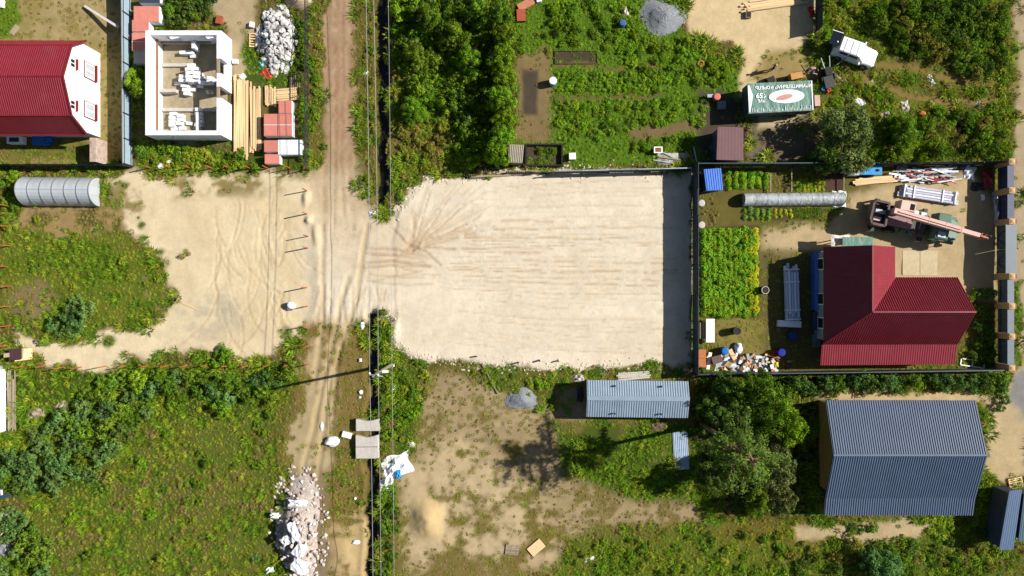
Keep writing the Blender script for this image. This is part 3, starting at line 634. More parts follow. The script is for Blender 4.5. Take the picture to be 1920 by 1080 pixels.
# --- unfinished block house
ux0, ux1, uy0, uy1, uz = -33.1, -26.25, 13.8, 23.25, 2.6
uc = ((ux0 + ux1) / 2, (uy0 + uy1) / 2)
u = thing('unfinished_house', 'roofless white block house with bare inner rooms and stacked blocks', 'house', (*uc, 0))
def L_(x, y): return x - uc[0], y - uc[1]
t = .42
def wall_y(name, y, x0, x1, opens, hh=uz):       # wall along x with openings (xa, xb, sill)
    mb = MB(); cur = x0
    for xa, xb, sill in opens:
        mb.box(cur - uc[0], xa - uc[0], y - uc[1], y + t - uc[1], 0, hh)
        if sill > 0: mb.box(xa - uc[0], xb - uc[0], y + .003 - uc[1], y + t - .003 - uc[1], 0, sill)
        if xb - xa > 0 and sill > 0: mb.box(xa - uc[0], xb - uc[0], y + .003 - uc[1], y + t - .003 - uc[1], hh - .45, hh - .002)
        cur = xb
    mb.box(cur - uc[0], x1 - uc[0], y - uc[1], y + t - uc[1], 0, hh); mb.obj(name, m_block, u)
def wall_x(name, x, y0, y1, opens, hh=uz):
    mb = MB(); cur = y0
    for ya, yb, sill in opens:
        mb.box(x - uc[0], x + t - uc[0], cur - uc[1], ya - uc[1], 0, hh)
        if sill > 0: mb.box(x + .003 - uc[0], x + t - .003 - uc[0], ya - uc[1], yb - uc[1], 0, sill)
        MB().box(x + .004 - uc[0], x + .2 - uc[0], ya - uc[1], yb - uc[1], hh - .3, hh - .004).obj('lintel', m_wood2, u)
        cur = yb
    mb.box(x - uc[0], x + t - uc[0], cur - uc[1], y1 - uc[1], 0, hh); mb.obj(name, m_block, u)
fz = .97
Xp = lambda px: (px - 960) / 20 * fz; Yp = lambda py: (540 - py) / 20 * fz
wall_x('outer_wall', ux0, uy0, uy1, []); wall_x('outer_wall', ux1 - t, uy0, uy1, [(Yp(186), Yp(165), 0), (Yp(140), Yp(113), .95)])
wall_y('outer_wall', uy1 - t, ux0 + t + .002, ux1 - t - .002, [(Xp(311), Xp(335), .95), (Xp(380), Xp(400), .95)]); wall_y('outer_wall', uy0, ux0 + t + .002, ux1 - t - .002, [(Xp(313), Xp(327), .95)])
for py, xe in ((111, 352), (163, 318), (197, 404)):
    mb = MB().box(ux0 + t + .05 - uc[0], Xp(xe) - uc[0], Yp(py) - uc[1] - .15, Yp(py) - uc[1] + .15, 0, .4 if py != 163 else .9); mb.obj('footing', m_conc, u)
MB().box(Xp(352) - uc[0], Xp(358) - uc[0], Yp(85) - uc[1], uy1 - t - .01 - uc[1], 0, 1.3).obj('inner_wall', m_block, u)
MB().box(Xp(355) - uc[0], Xp(361) - uc[0], uy0 + t + .01 - uc[1], Yp(203) - uc[1], 0, .7).obj('inner_wall', m_block, u)
MB().box(ux0 + t - uc[0], ux0 + t + .16 - uc[0], uy0 + t - uc[1], uy1 - t - uc[1], 1.35, 1.5).obj('timber_belt', m_woodr, u)
MB().box(ux0 + t + .2 - uc[0], Xp(385) - uc[0], uy1 - t - .18 - uc[1], uy1 - t - uc[1], .8, .95).obj('timber_belt', m_wood2, u)
MB().box(ux0 + t + .2 - uc[0], Xp(388) - uc[0], uy0 + t + .002 - uc[1], uy0 + t + .14 - uc[1], 1.5, 1.62).obj('timber_belt', m_woodr, u)
MB().box(ux0 + t - uc[0] + .01, ux1 - t - uc[0] - .01, uy0 + t - uc[1] + .01, uy1 - t - uc[1] - .01, -.2, .12).obj('floor', M('screed_floor', pc(184, 170, 140), .95, .25, 1.5, bump=.02, bscale=8), u)
blk = withmat(MB().box(-.3, .3, -.15, .15, 0, .255).mesh('block'), m_block)
def blocks(lst, label, group):
    for px, py, n in lst:
        p = W(px, py, .12 + .26 * n)
        for k in range(n):
            o = inst(blk, 'aerated_block', None, (p.x + R.uniform(-.02, .02), p.y + R.uniform(-.01, .01), .12 + .262 * k), (0, 0, R.uniform(-.14, .14))); tag(o, label, 'block', group)
blocks([(342, 98, 2), (355, 98, 2), (362, 105, 1), (357, 122, 3), (365, 128, 3), (353, 129, 4), (354, 136, 4), (367, 136, 4), (354, 143, 4), (367, 143, 4), (341, 143, 3), (341, 150, 3), (354, 150, 4), (368, 150, 3), (345, 160, 2), (376, 146, 2), (378, 154, 3), (391, 146, 3), (391, 153, 3), (403, 151, 2), (347, 168, 2), (350, 175, 2), (374, 161, 1), (361, 168, 1), (392, 172, 1), (333, 156, 1)],
       'white aerated block in the large central heap inside the roofless house', 'blocks heaped in the middle room')
blocks([(324, 213, 2), (322, 220, 2), (322, 227, 2), (322, 234, 2), (337, 217, 2), (337, 224, 2), (336, 231, 2), (326, 241, 1), (341, 240, 1)], 'white aerated block stacked in the sunny corner room of the roofless house', 'blocks stacked in the corner room')
blocks([(372, 205, 2), (372, 213, 2), (372, 220, 2), (373, 227, 2), (371, 234, 2), (354, 231, 1)], 'white aerated block in the shaded row behind the low inner wall', 'blocks in the shaded row')
saw = thing('sawhorse', 'small wooden trestle beside the doorway of the roofless house', 'trestle', G(402, 172, .6))
MB().bar((-.5, 0, .75), (.5, 0, .75), .1).obj('top_beam', m_wood2, saw)
for sx in (-.4, .4):
    for sy in (-.3, .3): MB().bar((sx, 0, .72), (sx, sy, .12), .06).obj('leg', m_wood2, saw)

# --- brick packs on pallets
def pallet_mesh(mat, lx=1.2, ly=1.0):
    mb = MB()
    for i in range(6): mb.box(-lx / 2, lx / 2, -ly / 2 + i * ly / 5.2, -ly / 2 + i * ly / 5.2 + .11, .11, .135)
    for x in (-lx / 2 + .06, 0, lx / 2 - .06): mb.box(x - .05, x + .05, -ly / 2, ly / 2, 0, .109)
    return mb
def brick_pack(px, py, wx, wy, hh, label, top=m_redpack, side=m_film, group=None, rz=0):
    p = W(px, py, hh); o = thing('brick_pack', label, 'brick pack', (p.x, p.y, gz(p.x, p.y)), rz, group)
    f = (1 - hh / H); x, y = wx / 20 * f / 2, wy / 20 * f / 2
    MB().box(-x * .96, x * .96, -y * .96, y * .96, 0, .12).obj('pallet', m_wood2, o)
    MB().box(-x, x, -y, y, .12, hh - .08).obj('load', side, o, bevel=.02)
    MB().box(-x * .985, x * .985, -y * .985, y * .985, hh - .078, hh).obj('top_layer', top, o, bevel=.015)
    k = max(1, round(wy / 21)); mb = MB()
    for i in range(1, k): mb.box(-x * 1.005, x * 1.005, -y + 2 * y * i / k - .02, -y + 2 * y * i / k + .02, .3, hh + .006)
    if mb.v: mb.obj('strap', side, o)
    return o
brick_pack(274, 26, 48, 30, 1.1, 'salmon brick pack at the head of the row by the blue fence')
brick_pack(263, 48, 32, 22, 1.1, 'salmon brick pack next to the roofless house north wall')
brick_pack(262, 78, 30, 34, 1.1, 'long salmon brick pack half in shade beside the roofless house')
brick_pack(262, 108, 24, 22, .9, 'low pack with grey cover beside the roofless house', top=m_conc)
brick_pack(534, 200, 25, 24, 1.0, 'salmon brick pack topping the row below the fresh boards')
brick_pack(507, 234, 25, 42, 1.0, 'long salmon brick pack beside the lumber stack')
brick_pack(534, 234, 27, 42, 1.0, 'long salmon brick pack on the fence side of the row')
brick_pack(508, 274, 26, 22, 1.0, 'square salmon brick pack beside the white pack')
brick_pack(510, 298, 28, 18, 1.0, 'salmon brick pack at the end of the row by orange posts')
brick_pack(543, 276, 44, 28, 1.0, 'white wrapped block pack at the foot of the brick row', top=m_film)
brick_pack(280, -2, 40, 14, 1.1, 'dark grey covered pack behind the brick packs', top=m_fdark)

# --- lumber
def lumber(name, label, px0, py0, px1, py1, n, length, mat, layers=2, jitter=.3, bw=.15, parent_rot=None):
    """boards laid side by side across p0-p1, running perpendicular"""
    a, b_ = G(px0, py0), G(px1, py1); ang = math.atan2(b_.y - a.y, b_.x - a.x); L = (b_ - a).length
    o = thing(name, label, 'lumber', ((a.x + b_.x) / 2, (a.y + b_.y) / 2, gz((a.x + b_.x) / 2, (a.y + b_.y) / 2)), ang)
    bm_ = withmat(MB().box(-bw / 2, bw / 2, -length / 2, length / 2, 0, .05).mesh('board'), mat)
    for s in (-.35, .35): MB().box(-L / 2, L / 2, length * s - .05, length * s + .05, -.05, .1).obj('bearer', m_wood2, o)
    for k in range(layers):
        m = n - k
        for i in range(m):
            x = -L / 2 + (i + .5) * L / m
            inst(bm_, 'board', o, (x + R.uniform(-.03, .03), R.uniform(-jitter, jitter), .1 + k * .054 + R.uniform(0, .03)), (R.uniform(-.01, .01), 0, R.uniform(-.03, .03)), (1, R.uniform(.85, 1.02), 1))
    return o
lumber('lumber_stack', 'long stack of fresh boards beside the roofless house wall', 440, 222, 466, 222, 9, 7.6, m_wood, 3, .35)
lumber('lumber_stack', 'narrow stack of fresh boards next to the brick packs', 470, 224, 490, 224, 6, 6.4, m_wood, 3, .3)
lumber('lumber_stack', 'crosswise pile of short fresh boards above the brick packs', 537, 166, 539, 189, 7, 2.2, m_wood, 2, .15)
lumber('lumber_stack', 'short upright boards beside the crosswise board pile', 497, 180, 518, 180, 6, 1.8, m_wood, 2, .2)
lumber('lumber_stack', 'fresh boards stacked behind the white wrapped profiles', 1645, 332, 1646, 344, 6, 4.4, m_wood, 2, .25)
lumber('lumber_stack', 'fresh boards piled on the sandy clearing below the dark fence', 1449, -4, 1452, 16, 6, 5.6, m_wood, 2, .35, .17)
def pallet(px, py, rz, mat, label, lx=1.2, ly=1.0, z=0):
    o = thing('pallet', label, 'pallet', G(px, py), rz)
    sl = withmat(MB().box(-lx / 2, lx / 2, -.055, .055, .11, .135).mesh('slat'), mat); br = withmat(MB().box(-.05, .05, -ly / 2, ly / 2, 0, .108).mesh('bearer'), mat)
    for i in range(6): inst(sl, 'slat', o, (0, -ly / 2 + .055 + i * (ly - .11) / 5, 0))
    for x in (-lx / 2 + .06, 0, lx / 2 - .06): inst(br, 'bearer', o, (x, 0, 0))
pallet(480, 76, 0, m_wood, 'pale wooden pallet on the grass beside white rubble', 1.2, 1.3)
pallet(553, 153, math.pi / 2, m_wood2, 'grey wooden pallet in shade near the mesh fence', 1.25, 1.0)
pallet(960, 1030, -.1, m_wood2, 'grey weathered pallet on the dry plot', 1.2, .9)
pallet(1903, 905, .2, m_wood, 'pale pallet leaning by the blue roofed shed', 1.3, 1.0)
single(MB().cbox((0, 0, .08), (1.5, .95, .14)), 'plywood_crate', 'pale plywood sheet lying next to the grey pallet', 'plywood', m_wood, G(1005, 1026), .7, bevel=.02)

# --- heaps with pieces
def heap(name, label, cat, px, py, rx, ry, hh, basemat, sets, n, smin, smax, seed, piece='chunk', flat=.7, extra=None):
    q = random.Random(seed); c = W(px, py, hh * .4); z0 = gz(c.x, c.y); o = thing(name, label, cat, (c.x, c.y, z0))
    hm = heapmesh('mound', rx * .95, ry * .95, hh * .8, seed, 26, .2 if seed == 5 else .75); hm.obj('mound', basemat, o, smooth=True)
    for i in range(n):
        r = math.sqrt(q.random()) * (.98 if seed == 5 else 1.12); a = q.uniform(0, 6.283); x, y = rx * r * math.cos(a), ry * r * math.sin(a)
        z = hh * (1 - sstep(np.array(min(r, 1))).item()); s = q.uniform(smin, smax); 
        me = q.choice(q.choices([s_[0] for s_ in sets], [s_[1] for s_ in sets])[0])
        inst(me, piece, o, (x, y, z + s * .12), (q.uniform(-.5, .5), q.uniform(-.5, .5), q.uniform(0, 6.28)), (s, s * q.uniform(.6, 1), s * flat * q.uniform(.5, 1)))
    return o
LW = lumps(m_rub, 5, 1); LP = lumps(m_pink, 5, 2); LG = lumps(m_conc, 4, 3); LB = lumps(m_woodr, 3, 4)
heap('rubble_pile', 'tall heap of broken white concrete chunks near the dirt road', 'rubble pile', 517, 72, 1.95, 3.3, 1.3, M('rubble_dust', pc(120, 118, 116), .95, .3, 3), [(LW, 1)], 240, .42, .95, 5)
heap('debris_pile', 'long mixed heap of pink brick debris and white sheets on the track', 'debris pile', 556, 1000, 2.55, 5.6, 1.6, M('debris_dust', pc(200, 186, 176), .95, .35, 3, bump=.06, bscale=7), [(LP, .42), (LW, .42), (LG, .16)], 298, .2, .6, 6)
m_sheet = M('white_foam_sheet', (.7, .71, .74), .8, .06, 3, bump=.02, bscale=5)
def crumple(name, px, py, lx, ly, hh, mat, label, cat='plastic sheet', rz=0, seed=0, group=None, z=0, parent=None):
    n = 12; q = random.Random(seed); vs_ = []; ph = [q.uniform(0, 6.28) for _ in range(6)]
    for j in range(n + 1):
        for i in range(n + 1):
            x, y = i / n - .5, j / n - .5
            e = 1 + .12 * math.sin(9 * x + ph[0]) * math.cos(7 * y + ph[1])
            zz = hh * (.45 + .4 * math.sin(11 * x + ph[2]) * math.sin(9 * y + ph[3]) + .3 * q.random()) * (1 - max(abs(x), abs(y)) * 1.6 if max(abs(x), abs(y)) < .6 else 0)
            vs_.append((x * lx * e, y * ly * e, max(.01, zz)))
    me = MB().add(vs_, [(j * (n + 1) + i, j * (n + 1) + i + 1, (j + 1) * (n + 1) + i + 1, (j + 1) * (n + 1) + i) for j in range(n) for i in range(n)])
    o = me.obj(name, mat, parent); p = G(px, py); o.location = (p.x, p.y, p.z + z); o.rotation_euler = (0, 0, rz)
    sm = o.modifiers.new('thickness', 'SOLIDIFY'); sm.thickness = .03
    return tag(o, label, cat, group) if label else o
for i, (px, py, lx, ly, z) in enumerate(((568, 935, 1.7, .6, 1.45), (562, 985, .8, 1.8, 1.85), (546, 1003, .9, .8, 1.6), (572, 1020, 1.3, 1.0, 1.7), (571, 1052, 1.3, 1.6, 1.35), (520, 962, .5, .8, .75), (508, 1066, .5, .7, .3))):
    crumple('foam_sheet', px * .985 + 8, py, lx, ly, .3, m_sheet, 'crumpled white sheet on top of the mixed debris heap', 'sheet', .3 * i, 40 + i, 'white sheets on the debris heap', z)
crumple('plastic_heap', 745, 872, 2.6, 2.0, .9, m_sheet, 'big crumpled white plastic heap beside the ditch', 'plastic heap', .3, 9)
crumple('plastic_sheet', 727, 902, 1.2, 2.4, .6, m_sheet, 'smaller grey white plastic sheet hanging into the ditch', 'plastic heap', -.2, 10)
crumple('cyan_scrap', 748, 887, .5, .8, .2, m_cyan, 'small cyan scrap on the white plastic heap', 'scrap', .2, 11, None, .45)
def gravel(px, py, rx, ry, hh, label, seed, name='gravel_heap'):
    c = G(px, py); return single(heapmesh(name, rx, ry, hh, seed, 40, .18), name, label, 'gravel heap', m_grav, c, 0, None, 0, True)
gravel(978, 748, 1.5, 1.2, .5, 'small grey gravel heap on the overgrown plot', 3)
gravel(1243, 30, 2.1, 2.2, .7, 'large grey gravel heap beside the sandy clearing', 4)

# --- concrete culvert blocks and scattered white lumps by the track
def culvert(px, py, wx, wy, label, seam):
    p = W(px, py, .55); p.z = .0; o = thing('culvert_block', label, 'concrete block', p, .01); x, y = wx / 40, wy / 40; pts = [(-x, -y)]
    pts += [(x, -y), (x, y)] + [(x * (1 - 2 * k / 10), y - .2 * math.sin(math.pi * k / 10) ** 1.5) for k in range(1, 10)] + [(-x, y)]
    MB().prism(pts, 0, .55).obj('slab', m_conc, o, bevel=.06)
    if seam: MB().box(-x + .05, x - .05, -.03, .03, .552, .56).obj('joint', M('dark_joint', (.1, .1, .1)), o)
culvert(689, 797, 44, 23, 'single pale concrete culvert block beside the ditch', False)
culvert(688, 838, 43, 44, 'double pale concrete culvert block with a middle joint', True)
bag(624, 827, 1.3, .9, .5, m_film, 'large white lumpy sack beside the concrete blocks')
single(MB().cbox((0, 0, .15), (.9, .55, .3)), 'foam_box', 'white box lying between sack and concrete blocks', 'box', m_sheet, G(651, 815), -.25, bevel=.03)
for k, (px, py, a, b_) in enumerate(((680, 611, .4, .75), (739, 725, .5, .7), (737, 685, .35, .35), (720, 691, .5, .3), (755, 690, .4, .3), (772, 833, .6, .5), (677, 735, .4, .4), (675, 745, .25, .2), (676, 675, .3, .35), (603, 800, .3, .8), (668, 1016, .7, .4), (666, 934, .25, .25))):
    bag(px, py, a, b_, .2, m_sheet, 'small white rag or lump beside the ditch and track', 'litter', 'litter_lump', 0, 'white litter along the ditch')
mot = thing('wrapped_motor', 'white and black wrapped machine beside the orange posts', 'machine', G(547, 572))
bag(546, 575, .8, .6, .4, m_film, 'white wrapping sheet spread under the wrapped machine', 'sheet', 'wrapping_sheet')
MB().lathe([(.28, .1), (.32, .2), (.32, .55), (.2, .62)], 12).obj('housing', m_film, mot, smooth=True); MB().box(-.4, -.1, -.2, .2, 0, .4).obj('base', m_black, mot)

# --- orange fence posts
pm = withmat(MB().box(-.04, .04, -.04, .04, -.3, 1.62).mesh('fence_post'), m_orange)
def posts(lst, label, group):
    for px, py in lst:
        p = G(px, py); o = inst(pm, 'fence_post', None, p, (R.uniform(-.02, .02), R.uniform(-.02, .02), R.uniform(0, 1))); tag(o, label, 'fence post', group)
posts([(8, 688), (48, 686), (87, 686), (121, 688), (153, 688), (200, 686), (239, 685), (278, 685), (316, 685), (352, 685), (390, 684), (429, 685), (465, 685), (504, 685), (543, 684), (580, 683)], 'orange steel post in the row between sand strip and wild meadow', 'orange posts along the meadow')
posts([(576, 358), (576, 401), (578, 443), (577, 465), (575, 539), (577, 574), (577, 611), (579, 648)], 'orange steel post standing in bare sand beside the track', 'orange posts along the track')
posts([(20, 387), (20, 425), (20, 461), (15, 500), (22, 537), (20, 574), (20, 611), (20, 648)], 'orange steel post on the side of the bushy island', 'orange posts on the left boundary')
posts([(283, 315), (320, 315), (359, 316), (398, 316), (432, 316), (470, 316), (503, 316), (545, 317), (579, 318)], 'orange steel post in the weeds below the building site', 'orange posts below the building site')
for k, (px, py) in enumerate(((302, 312), (318, 304), (330, 296))):
    bag(px, py, .6, .5, .25, m_sheet, 'white lump in weeds below the roofless house', 'litter', 'litter_lump', k, 'white litter in the weeds')
mf = thing('mesh_fence', 'thin wire mesh fence with steel posts between site and dirt road', 'fence', (*W(580, 130).xy, 0)); 
for i in range(9): MB().box(-.03, .03, -9.4 + i * 2.35 - .03, -9.4 + i * 2.35 + .03, -.2, 1.6).obj('post', m_steel, mf)
mb = MB()
for z in np.linspace(.15, 1.5, 10): mb.box(-.006, .006, -9.4, 9.4, z, z + .012)
for i in range(95): mb.box(-.006, .006, -9.4 + i * .2, -9.388 + i * .2, .1, 1.52)
tag(mb.obj('wire_mesh', m_steel, mf), None, None)
MB().box(-.04, .04, -9.4, 9.4, 1.52, 1.58).obj('top_rail', m_steel, mf)

# ---------------------------------------------------------------- red L-shaped house
h = thing('red_roof_house', 'house with crimson L shaped metal roof beside the parked crane', 'house', (33, -1, 0))
o_ = Vector((33, -1, 0)); V = lambda x, y, z: Vector((x, y, z)) - o_
WXe, RX, EX = 28.0, 31.15, 34.45           # west eave, ridge, east eave of the north wing
NY, RY, WNY, WSY, LS = 3.7, -2.07, .95, -5.05, -7.0
ZE, ZR, ZL = 2.85, 5.5, 2.42; GE = 40.1
MB().prism([(28.3 - 33, 3.3 + 1), (34.1 - 33, 3.3 + 1), (34.1 - 33, .6 + 1), (39.7 - 33, .6 + 1), (39.7 - 33, -4.7 + 1), (28.3 - 33, -4.7 + 1)], 0, 2.75).obj('wall', M('pale_siding', pc(160, 170, 176, 1.5), .7, .1, 2), h)
MB().add([V(39.7, .6, 2.752), V(39.7, -4.7, 2.752), V(39.7, RY, 5.25), V(39.5, .6, 2.752), V(39.5, -4.7, 2.752), V(39.5, RY, 5.25)], [(0, 2, 1), (3, 4, 5), (0, 3, 5, 2), (1, 2, 5, 4)]).obj('gable', m_osb, h)
MB().add([V(28.3, 3.3, 2.752), V(34.1, 3.3, 2.752), V(RX, 3.3, 5.25), V(28.3, 3.1, 2.752), V(34.1, 3.1, 2.752), V(RX, 3.1, 5.25)], [(0, 2, 1), (3, 4, 5), (0, 3, 5, 2), (1, 2, 5, 4)]).obj('gable', m_osb, h)
# west slope, bounded below by the hip line
Lw = NY - WSY
def wl(u): return V(WXe, NY - u, ZE)
def wh(u):
    y = NY - u
    if y >= RY: return V(RX, y, ZR)
    k = (y - WSY) / (RY - WSY); return V(WXe + (RX - WXe) * k, y, ZE + (ZR - ZE) * k)
ribbed('roof_slope', wl, wh, Lw, m_red, h, amp=.028, pitch=.2)
Le = NY - RY                                # east slope down to the valley
def el(u):
    y = NY - u
    if y >= WNY: return V(EX, y, ZE)
    k = (y - RY) / (WNY - RY); return V(RX + (EX - RX) * k, y, ZR - (ZR - ZE) * k)
ribbed('roof_slope', el, lambda u: V(RX, NY - u, ZR), Le, m_red, h, amp=.028, pitch=.2)
Ln = GE - RX                                # north slope of the long wing
def nl(u):
    x = RX + u
    if x >= EX: return V(x, WNY, ZE)
    k = (x - RX) / (EX - RX); return V(x, RY + (WNY - RY) * k, ZR - (ZR - ZE) * k)
ribbed('roof_slope', nl, lambda u: V(RX + u, RY, ZR), Ln, m_red, h, amp=.055, pitch=.21)
Ls = GE - WXe                               # south slope with the hip on its west end
def sh(u):
    x = WXe + u
    if x >= RX: return V(x, RY, ZR)
    k = (x - WXe) / (RX - WXe); return V(x, WSY + (RY - WSY) * k, ZE + (ZR - ZE) * k)
ribbed('roof_slope', lambda u: V(WXe + u, WSY, ZE), sh, Ls, m_red, h, amp=.055, pitch=.21)
roof_quad('lean_to_roof', V(WXe - .1, LS, ZL), V(GE, LS + .1, ZL), V(GE, WSY - .02, ZE - .06), V(WXe - .1, WSY - .02, ZE - .06), m_red, h, amp=.022, pitch=.21)
mb = MB().bar(V(RX, NY, ZR + .03), V(RX, RY, ZR + .03), .12, .06).bar(V(RX, RY, ZR + .03), V(GE, RY, ZR + .03), .12, .06).bar(V(RX, RY, ZR + .05), V(WXe, WSY, ZE + .05), .12, .05)
mb.obj('ridge_cap', m_red, h); MB().bar(V(RX, RY, ZR + .03), V(EX, WNY, ZE + .03), .3, .03).obj('valley_trim', m_red, h)
mb = MB()
for x in (28.4, 31, 34, 37, 39.8): mb.box(x - 33 - .07, x - 33 + .07, LS + 1 + .25, LS + 1 + .39, 0, 2.4)
mb.obj('porch_post', m_woodr, h)
for y in (2.2, -1, -3.2):
    w_ = MB().box(28.24 - 33, 28.29 - 33, y + 1 - .55, y + 1 + .55, 1, 2.3).obj('window', m_pvc, h); MB().box(28.225 - 33, 28.238 - 33, y + 1 - .45, y + 1 + .45, 1.1, 2.2).obj('pane', m_glass, w_)
for i in range(3): MB().box(EX - .2 - 33 + i * .3, EX + .1 - 33 + i * .3, 2.2, 3.4, 0, .54 - .18 * i).obj('step', m_conc, h)
fr = thing('window_frame', 'white empty window frame lying at the red house corner', 'window frame', G(1822, 681), -.15)
mb = MB()
for a, b_ in (((-1.1, -.3), (1.1, -.3)), ((-1.1, .3), (1.1, .3)), ((-1.1, -.3), (-1.1, .3)), ((1.1, -.3), (1.1, .3)), ((0, -.3), (0, .3))): mb.bar((*a, .1), (*b_, .1), .1, .08)
mb.obj('frame', m_pvc, fr)
pt = thing('porch_roof', 'green banner covered porch roof at the red house north wall', 'porch', (*W(1608, 454, 2.2).xy, 0))
tag(MB().cbox((0, 0, 2.2), (2.75, .95, .06), 0, .08).obj('green_cover', m_banner, pt), None, None)
for x in (-1.3, 0, 1.3): MB().box(x - .04, x + .04, .3, .38, 0, 2.1).obj('post', m_wood2, pt)
crumple('printed_banner', 1560, 453, 1.7, .95, .15, M('white_red_banner', (.6, .56, .52), .6, .3, 2, dirt=pc(206, 110, 84), dirtamt=.9), 'white and orange printed banner draped beside the green porch roof', 'banner', 0, 4, None, 1.8)
bt = thing('tarped_pile', 'blue tarp over goods along the red house west wall', 'tarp', (*W(1535, 526, 1).xy, 0))
tag(MB().prism([(-.36, 0), (.36, 0), (.36, 1.1), (.1, 1.3), (-.3, .9)], -2.7, 2.7, lambda q: (q[0], q[2], q[1])).obj('tarp', M('deep_blue_tarp', pc(70, 110, 190, 1.5), .5, .25, 2, bump=.06, bscale=3), bt), None, None)
MB().box(-.3, .34, -4.6, -2.9, 0, .9).obj('crate', m_navy, bt); MB().box(-.25, .3, -6.2, -5.0, 0, .7).obj('crate', m_fgrey, bt)
m_slab = M('sandy_concrete', pc(222, 204, 168, 1.55), .95, .15, 1.2, bump=.02, bscale=8, dirt=pc(186, 164, 124), dirtamt=.7)
for i, (px, py) in enumerate(((1708, 493), (1741, 493))): single(MB().cbox((0, 0, .06), (1.62, 2.3, .12)), 'concrete_slab', 'flat pale concrete slab in the yard ' + ('against the house steps' if i == 0 else 'beside the first slab, crane side'), 'slab', m_slab, G(px, py) + Vector((0, 0, -.07)), 0, bevel=.02)

# ---------------------------------------------------------------- graphite roof house
h = thing('graphite_roof_house', 'large house with graphite ribbed metal roof and yellow board walls', 'house', (34.8, -15, 0)); o_ = Vector((34.8, -15, 0))
x0, x1 = 28.05, 41.45; yN, yR, yB, yS = -10.05, -14.57, -18.75, -20.45
MB().prism([(28.75 - 34.8, -10.5 + 15), (40.8 - 34.8, -10.5 + 15), (40.8 - 34.8, -18.5 + 15), (28.75 - 34.8, -18.5 + 15)], 0, 3.1).obj('wall', m_osb, h)
for x in (28.75, 40.6): MB().add([V(x, -10.5, 3.102), V(x, -18.5, 3.102), V(x, yR, 4.72), V(x + .2, -10.5, 3.102), V(x + .2, -18.5, 3.102), V(x + .2, yR, 4.72)], [(0, 1, 2), (3, 5, 4), (0, 2, 5, 3), (1, 4, 5, 2)]).obj('gable', m_osb, h)
roof_quad('roof_slope', V(x0, yN, 3.2), V(x1, yN, 3.2), V(x1, yR, 4.86), V(x0, yR, 4.86), m_grey, h, amp=.06, pitch=.21)
roof_quad('roof_slope', V(x0, yB, 3.2), V(x1, yB, 3.2), V(x1, yR, 4.86), V(x0, yR, 4.86), m_grey, h, amp=.06, pitch=.21)
roof_quad('veranda_roof', V(x0, yS, 2.82), V(x1, yS, 2.82), V(x1, yB - .02, 3.16), V(x0, yB - .02, 3.16), m_grey, h, amp=.06, pitch=.21)
MB().bar(V(x0 - .02, yR, 4.9), V(x1 + .02, yR, 4.9), .16, .08).obj('ridge_cap', m_grey, h)
mb = MB()
for x in (x0, x1):
    for a, b_ in (((yN, 3.14), (yR, 4.8)), ((yR, 4.8), (yB, 3.14)), ((yB, 3.12), (yS, 2.76))): mb.bar(V(x, *a), V(x, *b_), .04, .18)
mb.obj('verge_trim', m_fdark, h)
for x in (28.9, 32, 35, 38, 40.7): MB().box(x - 34.8 - .07, x - 34.8 + .07, -20.2 + 15, -20.06 + 15, 0, 2.8).obj('veranda_post', m_woodr, h)


# ---------------------------------------------------------------- sheds
def shed(label, x0, x1, yN, yR, yS, ze, zr, rmat, wmat, rz=0, pitch=.22, amp=.035):
    c = Vector(((x0 + x1) / 2, (yN + yS) / 2, 0)); h = thing('shed', label, 'shed', c, rz); v = lambda x, y, z: Vector((x, y, z)) - c
    i = .22
    mb = MB(); q = [(yN - i, 0), (yS + i, 0), (yS + i, ze - .1), (yR, zr - .12), (yN - i, ze - .1)]; k = len(q)
    mb.add([v(x0 + i, y, z) for y, z in q] + [v(x1 - i, y, z) for y, z in q], [tuple(range(k)), tuple(range(k, 2 * k))[::-1]] + [((a + 1) % k, a, k + a, k + (a + 1) % k) for a in range(k)]); mb.obj('wall', wmat, h)
    roof_quad('roof_slope', v(x0, yN, ze), v(x1, yN, ze), v(x1, yR, zr), v(x0, yR, zr), rmat, h, pitch=pitch, amp=amp)
    roof_quad('roof_slope', v(x0, yS, ze), v(x1, yS, ze), v(x1, yR, zr), v(x0, yR, zr), rmat, h, pitch=pitch, amp=amp)
    MB().bar(v(x0, yR, zr + .05), v(x1, yR, zr + .05), .42, .05).obj('ridge_cap', rmat, h); 
    MB().box(x0 + i - .04 - c.x, x0 + i - .003 - c.x, yR - c.y - .45, yR - c.y + .45, 0, 1.9).obj('door', m_wood2, h)
    return h
s = shed('long shed with grey blue galvanised gable roof by tall trees', 6.77, 16.0, -8.42, -9.95, -11.75, 2.15, 2.75, M('galvanised_roof', pc(170, 190, 210, 1.5), .4, .1, .8, metal=.3, spec=.5, dirt=pc(120, 130, 142), dirtamt=.4), m_wood2, -.012)
for x, y in ((-2.1, 1.2), (2.1, 1.2), (-2.1, -1.3), (2.1, -1.3)): MB().cbox((x, y, 2.52), (.14, .14, .25)).obj('roof_vent', m_black, s)
